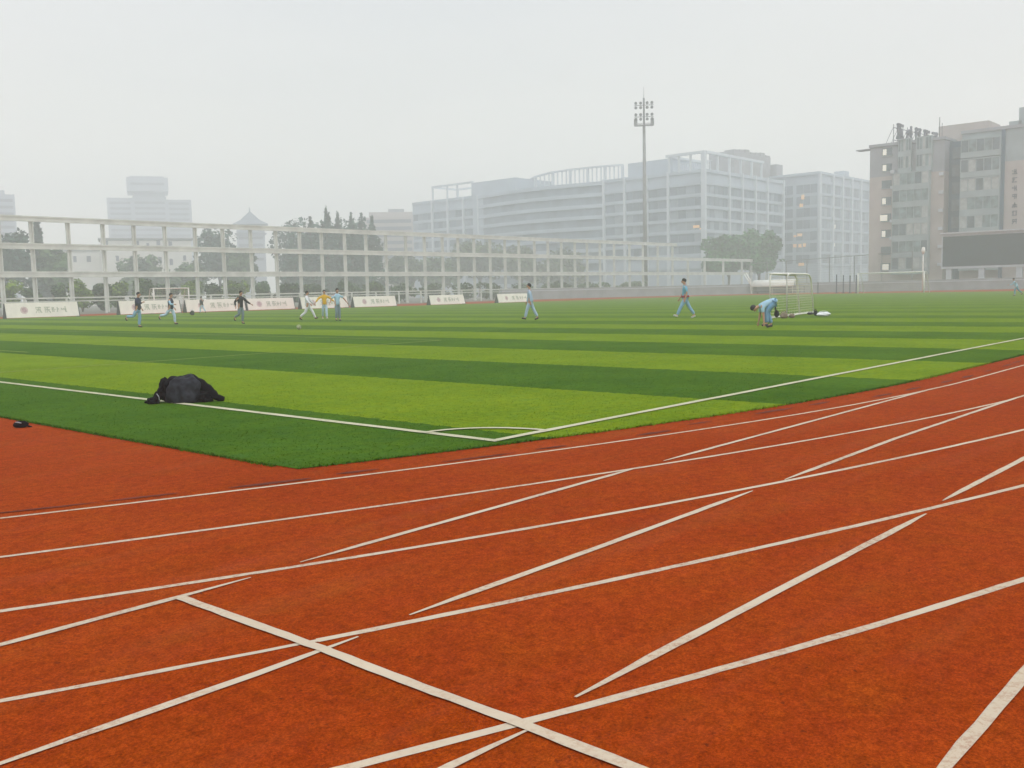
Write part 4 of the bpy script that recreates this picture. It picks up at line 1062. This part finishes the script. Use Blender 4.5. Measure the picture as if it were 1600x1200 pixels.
def person(label, px, py, facing, height, top, bottom, legs, arms, lean=8, headtilt=0, sleeves='long', sleeve_mat=None, shoe='shoe', shorts=False, hair=True, hip_drop=0.0, belt=None, vest=False):
    """facing: angle in degrees from camera-right direction, counter-clockwise seen from above"""
    g = gp(px, py); k = height/1.75
    rz = math.atan2(Rv.y, Rv.x)+math.radians(facing)
    t = thing('person', label, 'person', (g.x, g.y, .012), rz, 'people on the pitch'); t.scale = (k, k, k)
    D = math.radians; l = D(lean)
    hip = Vector((0, 0, .90-hip_drop))
    J = {}
    feet = []
    for s_, nm, (th_, kn) in ((1, 'L', legs[0]), (-1, 'R', legs[1])):
        a = D(th_); b_ = D(th_-kn)
        hp = hip+Vector((0, .09*s_, -.02)); kp = hp+Vector((math.sin(a), 0, -math.cos(a)))*.43; ap = kp+Vector((math.sin(b_), 0, -math.cos(b_)))*.42
        ft = D(max(-75, min(25, (th_-kn)*.9)))
        toe = ap+Vector((math.cos(ft)*.17, .02*s_, math.sin(ft)*.17-.045)); heel = ap+Vector((-.05, 0, -.05))
        J[nm] = (hp, kp, ap, toe, heel); feet += [ap.z-.075, toe.z-.03]
    dz = -min(feet)
    for nm in 'LR': J[nm] = tuple(v+Vector((0, 0, dz)) for v in J[nm])
    hip = hip+Vector((0, 0, dz))
    def T(x, y, z): return hip+rotY(Vector((x, y, z)), l)
    waist, chest, neckb = T(0, 0, .16), T(.0, 0, .36), T(-.005, 0, .52)
    hl = l*.55+D(headtilt)
    neck = neckb+rotY(Vector((.01, 0, .07)), hl); head = neck+rotY(Vector((.035, 0, .115)), hl); crown = neck+rotY(Vector((.02, 0, .205)), hl)
    nose = neck+rotY(Vector((.145, 0, .10)), hl); chin = neck+rotY(Vector((.085, 0, .035)), hl)
    A_ = {}
    for s_, nm, (sa, ab, el) in ((1, 'L', arms[0]), (-1, 'R', arms[1])):
        sh_ = T(-.005, .175*s_, .46); a = D(sa); b_ = D(ab)
        d1 = Vector((math.sin(a)*math.cos(b_), math.sin(b_)*s_, -math.cos(a)*math.cos(b_))); e = sh_+d1*.285
        a2 = D(sa+el); d2 = Vector((math.sin(a2)*math.cos(b_*.7), math.sin(b_*.7)*s_, -math.cos(a2)*math.cos(b_*.7))); w_ = e+d2*.25
        side = d2.cross(Vector((0, 1, 0))); side = side.normalized() if side.length > .05 else Vector((1, 0, 0))
        A_[nm] = (sh_, e, w_, d2, side)
    V, E, Q = [], [], []
    def v(p, r_, pr=None):
        V.append(Vector(p)); Q.append(r_); i = len(V)-1
        if pr is not None: E.append((pr, i))
        return i
    h0 = v(hip, (.145, .115)); w1 = v(waist, (.13, .10), h0); c1 = v(chest, (.155, .11), w1); nb_ = v(neckb, (.085, .075), c1)
    nk = v(neck, .055, nb_); hd = v(head, (.088, .098), nk); cr_ = v(crown, (.06, .07), hd); v(nose, .018, hd); v(chin, .032, hd)
    for nm, s_ in (('L', 1), ('R', -1)):
        ear = head+Vector((-.01, .088*s_, 0)); v(ear, .016, hd)
    for nm in 'LR':
        hp, kp, ap, toe, heel = J[nm]
        a = v(hp-Vector((0, 0, .04)), .085, h0); b_ = v(hp.lerp(kp, .45), .078, a); b2 = v(kp, .056, b_); c2 = v(kp.lerp(ap, .35), .055, b2); d_ = v(ap, .04, c2); e_ = v(toe, .032, d_)
    for nm in 'LR':
        sh_, e, w_, d2, side = A_[nm]
        a = v(sh_, .062, c1); b_ = v(e, .042, a); c2 = v(e.lerp(w_, .4), .042, b_); d_ = v(w_, .026, c2)
        pal = v(w_+d2*.06, (.036, .016), d_); ys = Vector((0, 1, 0)) if abs(d2.y) < .8 else Vector((1, 0, 0))
        for fi, ln in enumerate((.060, .072, .076, .068, .055)):
            if fi == 0:
                p1 = v(w_+d2*.055+side*.04, .010, pal); v(w_+d2*.095+side*.05+ys*.005, .008, p1); continue
            off = side*(.028-.018*(fi-1))
            p1 = v(w_+d2*.105+off, .0095, pal); p2 = v(w_+d2*(.105+ln*.5)+off-ys*.004, .0085, p1); v(w_+d2*(.105+ln*.85)+off-ys*.016, .007, p2)
    fwd = rotY(Vector((1, 0, 0)), hl); upn = rotY(Vector((0, 0, 1)), hl)
    def face(bm):
        for s_ in (1, -1):
            r_ = bmesh.ops.create_icosphere(bm, subdivisions=1, radius=.013, matrix=Matrix.Translation(head+fwd*.086+Vector((0, .034*s_, 0))+upn*.008))
            for vv in r_['verts']:
                for f in vv.link_faces: f.material_index = 1
        r_ = bmesh.ops.create_icosphere(bm, subdivisions=1, radius=.018, matrix=Matrix.Translation(head+fwd*.088-upn*.052) @ Matrix.Diagonal((.5, 1.2, .35, 1)))
        for vv in r_['verts']:
            for f in vv.link_faces: f.material_index = 2
    skin_mesh('body', V, E, Q, [M['skin'], M['hair'], C_['red']], t, 1, face)
    # hair cap
    if hair:
        mb = MB(); rr_ = random.Random(hash(label) % 999)
        c = head+upn*.035-fwd*.022
        mb.ball((0, 0, 0), (.108, .098, .105), 14, 10, f=lambda d: 1+.06*noise.noise(d*4)-.25*max(0, d.x*.9-d.z*.55))
        q = fwd.rotation_difference(Vector((1, 0, 0))).inverted(); mt = Matrix.Translation(c) @ q.to_matrix().to_4x4()
        mb.v = [tuple(mt @ Vector(p)) for p in mb.v]
        mb.build('hair', M['hair'], t, smooth=True)
    # shirt
    V, E, Q = [], [], []
    h00 = v(hip-Vector((0, 0, .10)), (.16, .135)); h0 = v(hip, (.182, .152), h00); w1 = v(waist, (.158, .128), h0); c1 = v(chest, (.192, .148), w1); nb_ = v(neckb, (.118, .10), c1); v(neckb+rotY(Vector((0, 0, .045)), l), .074, nb_)
    for nm in 'LR':
        sh_, e, w_, d2, side = A_[nm]
        a = v(sh_, .104, c1)
        if vest: continue
        if sleeves == 'long': b_ = v(e, .062, a); c2 = v(e.lerp(w_, .5), .056, b_); v(w_-d2*.01, .046, c2)
        else: b_ = v(sh_.lerp(e, .5), .070, a); v(sh_.lerp(e, .85), .064, b_)
    skin_mesh('shirt', V, E, Q, C_[top], t, 1)
    if sleeve_mat:
        for nm in 'LR':
            sh_, e, w_, d2, side = A_[nm]; V, E, Q = [], [], []
            a = v(sh_.lerp(e, .12), .073); b_ = v(e, .062, a); c2 = v(e.lerp(w_, .5), .056, b_); v(w_-d2*.01, .046, c2)
            skin_mesh('sleeve', V, E, Q, C_[sleeve_mat], t, 1)
    # trousers
    V, E, Q = [], [], []
    h00 = v(T(0, 0, .11), (.148, .118)); h0 = v(hip, (.152, .124), h00); h1 = v(hip-Vector((0, 0, .05)), (.168, .14), h0)
    for nm in 'LR':
        hp, kp, ap, toe, heel = J[nm]
        a = v(hp-Vector((0, 0, .05))+(kp-hp)*.08, .118, h1); b_ = v(hp.lerp(kp, .5), .098, a)
        if shorts: v(hp.lerp(kp, .85), .092, b_); continue
        c2 = v(kp, .082, b_); d_ = v(kp.lerp(ap, .5), .078, c2); v(ap+(kp-ap).normalized()*.02, .070, d_)
    skin_mesh('trousers', V, E, Q, C_[bottom], t, 1)
    if belt: MB().tube([T(0, 0, .0), T(0, 0, .09)], [.172, .168], 14).build('waist_jacket', C_[belt], t, smooth=True)
    for nm in 'LR':
        hp, kp, ap, toe, heel = J[nm]; V, E, Q = [], [], []
        a = v(heel, .042); b_ = v(heel.lerp(toe, .5)+Vector((0, 0, .012)), .048, a); v(toe+(toe-heel)*.06, .040, b_)
        skin_mesh('shoe', V, E, Q, M[shoe], t, 1)
    return t
person('runner in dark navy top and pale jeans, leftmost of the players', 217, 512, -12, 1.86, 'navy', 'jeans', ((4, 14), (-28, 62)), ((-30, 12, 60), (34, 10, 70)), 6)
person('runner in navy vest over pale blue sleeves, second from left', 268, 507, -12, 1.86, 'navy', 'paletrouser', ((22, 20), (-34, 48)), ((-22, 16, 50), (26, 12, 60)), 4, sleeve_mat='paleblue', vest=True)
person('small distant player in black top and pale trousers by the boards', 316, 489.5, 150, 1.72, 'black', 'paletrouser', ((18, 8), (-22, 18)), ((-14, 8, 20), (14, 8, 20)), 4)
person('runner in black shirt and grey trousers, arm out', 377, 506.5, -35, 1.82, 'black', 'grey', ((10, 22), (-2, 70)), ((24, 34, 30), (-34, 18, 60)), 6)
person('player all in white leaning back with an arm stretched out', 482, 500.5, 5, 1.84, 'white', 'white', ((34, 12), (-20, 30)), ((38, 14, 6), (20, 30, 20)), -4)
person('player in bright yellow shirt with both arms spread', 508, 499, -70, 1.82, 'yellow', 'paletrouser', ((14, 8), (-10, 24)), ((10, 52, 20), (6, 50, 24)), 2, shoe='shoe_white')
person('player in pale blue shirt and dark trousers running with elbow out', 528, 501.5, -60, 1.86, 'paleblue', 'grey', ((6, 10), (16, 34)), ((4, 46, 12), (-10, 36, 40)), 4, sleeves='short')
person('man in grey-blue tracksuit walking left across the middle of the pitch', 829, 500.5, 172, 1.84, 'greyblue', 'greyblue', ((20, 6), (-20, 8)), ((-14, 6, 14), (10, 6, 16)), 3, headtilt=-4)
person('man in sky blue top with a red jacket tied at the waist, striding left', 1071, 498, 176, 1.90, 'skyblue', 'jeans', ((28, 4), (-24, 10)), ((-12, 8, 30), (12, 8, 20)), 2, headtilt=4, sleeves='short', belt='red', shoe='shoe_white')
tb = person('person in pale blue top and jeans bent double reaching to the ground', 1210, 512.5, 172, 1.80, 'paleblue', 'denim', ((40, 42), (30, 48)), ((-8, 4, 4), (4, 5, 6)), 112, headtilt=34, sleeves='short', hip_drop=.0)
person('person in pale blue top running at the right edge of the view', 1588, 462, 168, 1.75, 'paleblue', 'teal', ((24, 26), (-30, 20)), ((-26, 12, 40), (30, 10, 50)), 24)

ph_ = gp(1213.5, 511)
tbag = thing('shoulder_bag', 'small black bag hanging behind the knees of the bent person', 'bag', (ph_.x, ph_.y, .012), math.atan2(Rv.y, Rv.x))
mb = MB(); mb.ball((0, 0, .46), (.085, .12, .13), 18, 12, f=lambda d: 1+.15*noise.noise(d*2.2)); mb.build('bag_body', M['jacket'], tbag, smooth=True)
MB().tube([(-.04, -.06, .55), (-.05, -.05, .72), (-.06, 0, .86), (-.05, .05, .72), (-.04, .06, .55)], .014, 6).build('strap', M['jacket'], tbag, smooth=True)

# ------------------------------------------------------------------ small things on the grass
pb = gp(467, 515.5)
bl = thing('football', 'white football lying on the grass in front of the players', 'ball', (pb.x, pb.y, .012))
mb = MB(); mb.ball((0, 0, .11), .11, 20, 14); mb.build('shell', M['ball'], bl, smooth=True)
mb = MB()
for d in ((0, -.3, 1), (-.8, -.6, .1), (.8, -.5, .3), (.1, -1, -.1), (0, .9, .4)):
    d = Vector(d).normalized(); c = Vector((0, 0, .11))+d*.1095; a = d.orthogonal().normalized(); b_ = d.cross(a)
    mb.add([c+(a*math.cos(2*PI*i/5)+b_*math.sin(2*PI*i/5))*.038+d*.0 for i in range(5)]+[c+d*.0022], [(i, (i+1) % 5, 5) for i in range(5)])
mb.build('patch', M['grey_print'], bl)
def lump(name, label, cat, p, dims, m_, seed, strap=None, rz=0.0):
    t = thing(name, label, cat, (p.x, p.y, .012), rz)
    r = Vector((seed*3.1, seed*1.7, 0)); mb = MB()
    mb.ball((0, 0, dims[2]*.46), (dims[0]/2, dims[1]/2, dims[2]*.54), 24, 14, f=lambda d: 1+.28*noise.noise(d*1.8+r)+.10*noise.noise(d*5+r))
    mb.v = [(x, y, max(0, z)) for x, y, z in mb.v]
    mb.build('bag_body', m_, t, smooth=True)
    if strap:
        pts = [(dims[0]*.32*math.cos(a), dims[1]*.1, dims[2]*.9+dims[2]*.35*math.sin(a)) for a in np.linspace(0, PI, 9)]
        MB().tube(pts, dims[2]*.06, 6).build('handle', strap, t, smooth=True)
    return t
rzc_ = math.atan2(Rv.y, Rv.x)
lump('plastic_bag', 'white plastic bag lying right of the training goal', 'bag', gp(1287, 494.5), (.66, .4, .19), M['bagwhite'], 2, M['bagwhite'], rzc_)
lump('kit_bag', 'small dark kit bag between the training goal and white bag', 'bag', gp(1274.3, 493.5), (.16, .3, .24), M['jacket'], 3, M['jacket'], rzc_)
lump('kit_bag', 'flat dark kit bag beside the foot of the training goal', 'bag', gp(1266, 492), (.30, .3, .12), M['bag'], 4, M['bag'], rzc_)
lump('kit_bag', 'brown kit bag at the front foot of the training goal', 'bag', gp(1225, 497.8), (.34, .3, .26), M['bagbrown'], 5, M['bagbrown'], rzc_)
lump('kit_bag', 'second brown kit bag, just right of the larger brown one', 'bag', gp(1237, 497), (.28, .3, .18), M['bagbrown'], 6, M['bagbrown'], rzc_)
lump('kit_bag', 'black and white bag on the grass before the boards', 'bag', gp(300.5, 492.5), (.42, .35, .42), M['jacket'], 7, M['bagwhite'], rzc_)
lump('folded_jacket', 'flat dark jacket on the grass behind the leftmost runner', 'jacket', gp(237, 490.3), (.75, .4, .16), M['bag'], 8, None, rzc_)
# small black pouch on the red track
pp_ = gp(33, 668.5)
tp = thing('pouch', 'small black pouch with a pale strip lying on the red track', 'pouch', (pp_.x, pp_.y, .006), rzc_)
mb = MB(); mb.ball((0, 0, .033), (.088, .055, .045), 24, 14, f=lambda d: 1+.12*noise.noise(d*2)); mb.v = [(x, y, max(0, z)) for x, y, z in mb.v]; mb.build('case', M['jacket'], tp, smooth=True)
MB().tube([(-.045, -.035, .066), (-.01, -.042, .064), (.03, -.045, .055)], [.004, .008, .005], 8).build('strip', M['strap'], tp, smooth=True)
MB().tube([(.06, 0, .02), (.10, -.02, .008), (.125, .0, .006), (.10, .03, .006), (.07, .03, .015)], .006, 6).build('wrist_strap', M['jacket'], tp, smooth=True)

# black jacket heaped over a bag on the goal line
pj = gp(293, 629.5)
tj = thing('jacket_heap', 'black jacket heaped over a charcoal bag on the white goal line', 'jacket', (pj.x, pj.y, .012), rzc_)
PXM = 13.05/FPX     # metres per photo pixel at the heap
def jx(px): return (px-293)*PXM
def jz(py): return (629-py)*PXM
def cloth_lump(c, dims, seed, amp=.16, freq=2.2, nu=56, nv=36, fold=.05):
    mb = MB(); r = Vector((seed*2.3, seed*.9, seed))
    def f(d):
        k = 1+amp*noise.noise(d*freq+r)+fold*math.sin(d.x*6+d.z*5+4*noise.noise(d*1.6+r))+.016*noise.noise(d*8+r)
        return k
    mb.ball(c, dims, nu, nv, f=f); mb.v = [(x, y, max(0.0, z)) for x, y, z in mb.v]; return mb
cloth_lump((jx(289), .02, .11), (.25, .20, .265), 3, .22, 1.9, fold=.035).build('bag_body', M['bag'], tj, smooth=True)
# jacket back draped behind and over the top
cloth_lump((jx(284), .15, .10), (.34, .17, .27), 5, .2, 2.0, fold=.05).build('jacket_body', M['jacket'], tj, smooth=True)
# collar peak on the left
cloth_lump((jx(258), .04, .17), (.10, .12, .165), 9, .3, 2.6, fold=.08).build('collar', M['jacket'], tj, smooth=True)
def sleeve(pts, rs, seed):
    mb = MB(); P3 = [Vector(p) for p in pts]; dense, rr2 = [], []
    for i in range(len(P3)-1):
        for q in range(8):
            f = q/8; dense.append(P3[i].lerp(P3[i+1], f)); rr2.append((rs[i]*(1-f)+rs[i+1]*f)*(1+.07*math.sin(len(dense)*.9+seed)+.1*noise.noise(Vector((len(dense)*.6, seed, 0)))))
    dense.append(P3[-1]); rr2.append(rs[-1])
    mb.tube(dense, rr2, 18); mb.v = [(x, y, max(0.0, z)) for x, y, z in mb.v]; return mb
sleeve([(jx(298), .12, .30), (jx(313), .10, .235), (jx(327), .08, .13), (jx(338), .05, .055), (jx(350), .03, .03)], [.07, .075, .075, .05, .036], 1).build('sleeve', M['jacket'], tj, smooth=True)
sleeve([(jx(257), .0, .20), (jx(250), -.03, .12), (jx(245), -.06, .05), (jx(234), -.05, .022), (jx(226), -.03, .012)], [.06, .065, .055, .03, .014], 4).build('sleeve', M['jacket'], tj, smooth=True)
cloth_lump((jx(243), -.10, .035), (.085, .10, .06), 12, .3, 2.5, fold=.06).build('hem', M['jacket'], tj, smooth=True)
cloth_lump((jx(318), .02, .04), (.14, .12, .10), 15, .35, 2.4, fold=.08).build('jacket_front', M['jacket'], tj, smooth=True)
MB().tube([(jx(250), -.13, .14), (jx(254), -.15, .10), (jx(255), -.16, .05)], .006, 6).build('zip_pull', M['strap'], tj, smooth=True)

# ------------------------------------------------------------------ haze
hz = MB(); hz.box((272, 272, 36.5), (742, 742, 77))
hzm = bpy.data.materials.new('hazy_air'); hzm.use_nodes = True; nt = hzm.node_tree
nt.nodes.remove(nt.nodes['Principled BSDF'])
pv = nt.nodes.new('ShaderNodeVolumePrincipled'); pv.inputs['Density'].default_value = .0026; pv.inputs['Color'].default_value = (.955, .975, .995, 1); pv.inputs['Anisotropy'].default_value = .25
nt.links.new(pv.outputs[0], nt.nodes['Material Output'].inputs['Volume'])
struct(hz.build('haze', hzm), True)

# ------------------------------------------------------------------ sky and sun
w = bpy.data.worlds.new('World'); sc.world = w; w.use_nodes = True; nt = w.node_tree
bg = nt.nodes['Background']; bg.inputs['Strength'].default_value = .10
SUN_EL, SUN_AZ = math.radians(52), math.radians(205)
sky = nt.nodes.new('ShaderNodeTexSky'); sky.sky_type = 'NISHITA'; sky.sun_disc = False; sky.sun_elevation = SUN_EL; sky.sun_rotation = SUN_AZ
sky.air_density = 1.5; sky.dust_density = 6; sky.ozone_density = 1
tc = nt.nodes.new('ShaderNodeTexCoord'); sx = nt.nodes.new('ShaderNodeSeparateXYZ'); nt.links.new(tc.outputs['Generated'], sx.inputs[0])
cl = N(nt, 'ShaderNodeTexNoise', Scale=2.2, Detail=4, Roughness=.5); mpw = N(nt, 'ShaderNodeMapping'); mpw.inputs['Scale'].default_value = (1, 1, 3.5)
nt.links.new(tc.outputs['Generated'], mpw.inputs['Vector']); nt.links.new(mpw.outputs['Vector'], cl.inputs['Vector'])
ov = ramp(nt, sx.outputs['Z'], (0.0, (1.42, 1.39, 1.25)), (.09, (1.25, 1.225, 1.125)), (.20, (1.02, 1.02, .985)), (.33, (.86, .89, .925)), (1.0, (1.45, 1.52, 1.58)))
ov = mixc(nt, 1.0, ov, ramp(nt, cl.outputs['Fac'], (.3, (.955, .965, .975)), (.7, (1.04, 1.03, 1.02))), 'MULTIPLY')
ov10 = mixc(nt, 1.0, ov, (10, 10, 10), 'MULTIPLY')
nt.links.new(mixc(nt, .9, sky.outputs['Color'], ov10), bg.inputs['Color'])
sl_ = bpy.data.lights.new('sun', 'SUN'); sl_.energy = 1.0; sl_.angle = math.radians(35); sl_.color = (1, .975, .93)
so = bpy.data.objects.new('sun', sl_); COL.objects.link(so)
# Nishita: rotation measured clockwise from +Y
sd = Vector((math.sin(SUN_AZ)*math.cos(SUN_EL), math.cos(SUN_AZ)*math.cos(SUN_EL), math.sin(SUN_EL)))
so.rotation_euler = sd.to_track_quat('Z', 'Y').to_euler(); so.location = (0, 0, 60)

sc.view_settings.view_transform = 'Standard'; sc.view_settings.look = 'None'; sc.view_settings.exposure = 0; sc.view_settings.gamma = 1
sc.render.engine = 'CYCLES'
cy = sc.cycles
cy.use_denoising = True
cy.max_bounces = 6; cy.diffuse_bounces = 3; cy.glossy_bounces = 2; cy.volume_bounces = 3; cy.transparent_max_bounces = 8
cy.use_adaptive_sampling = False
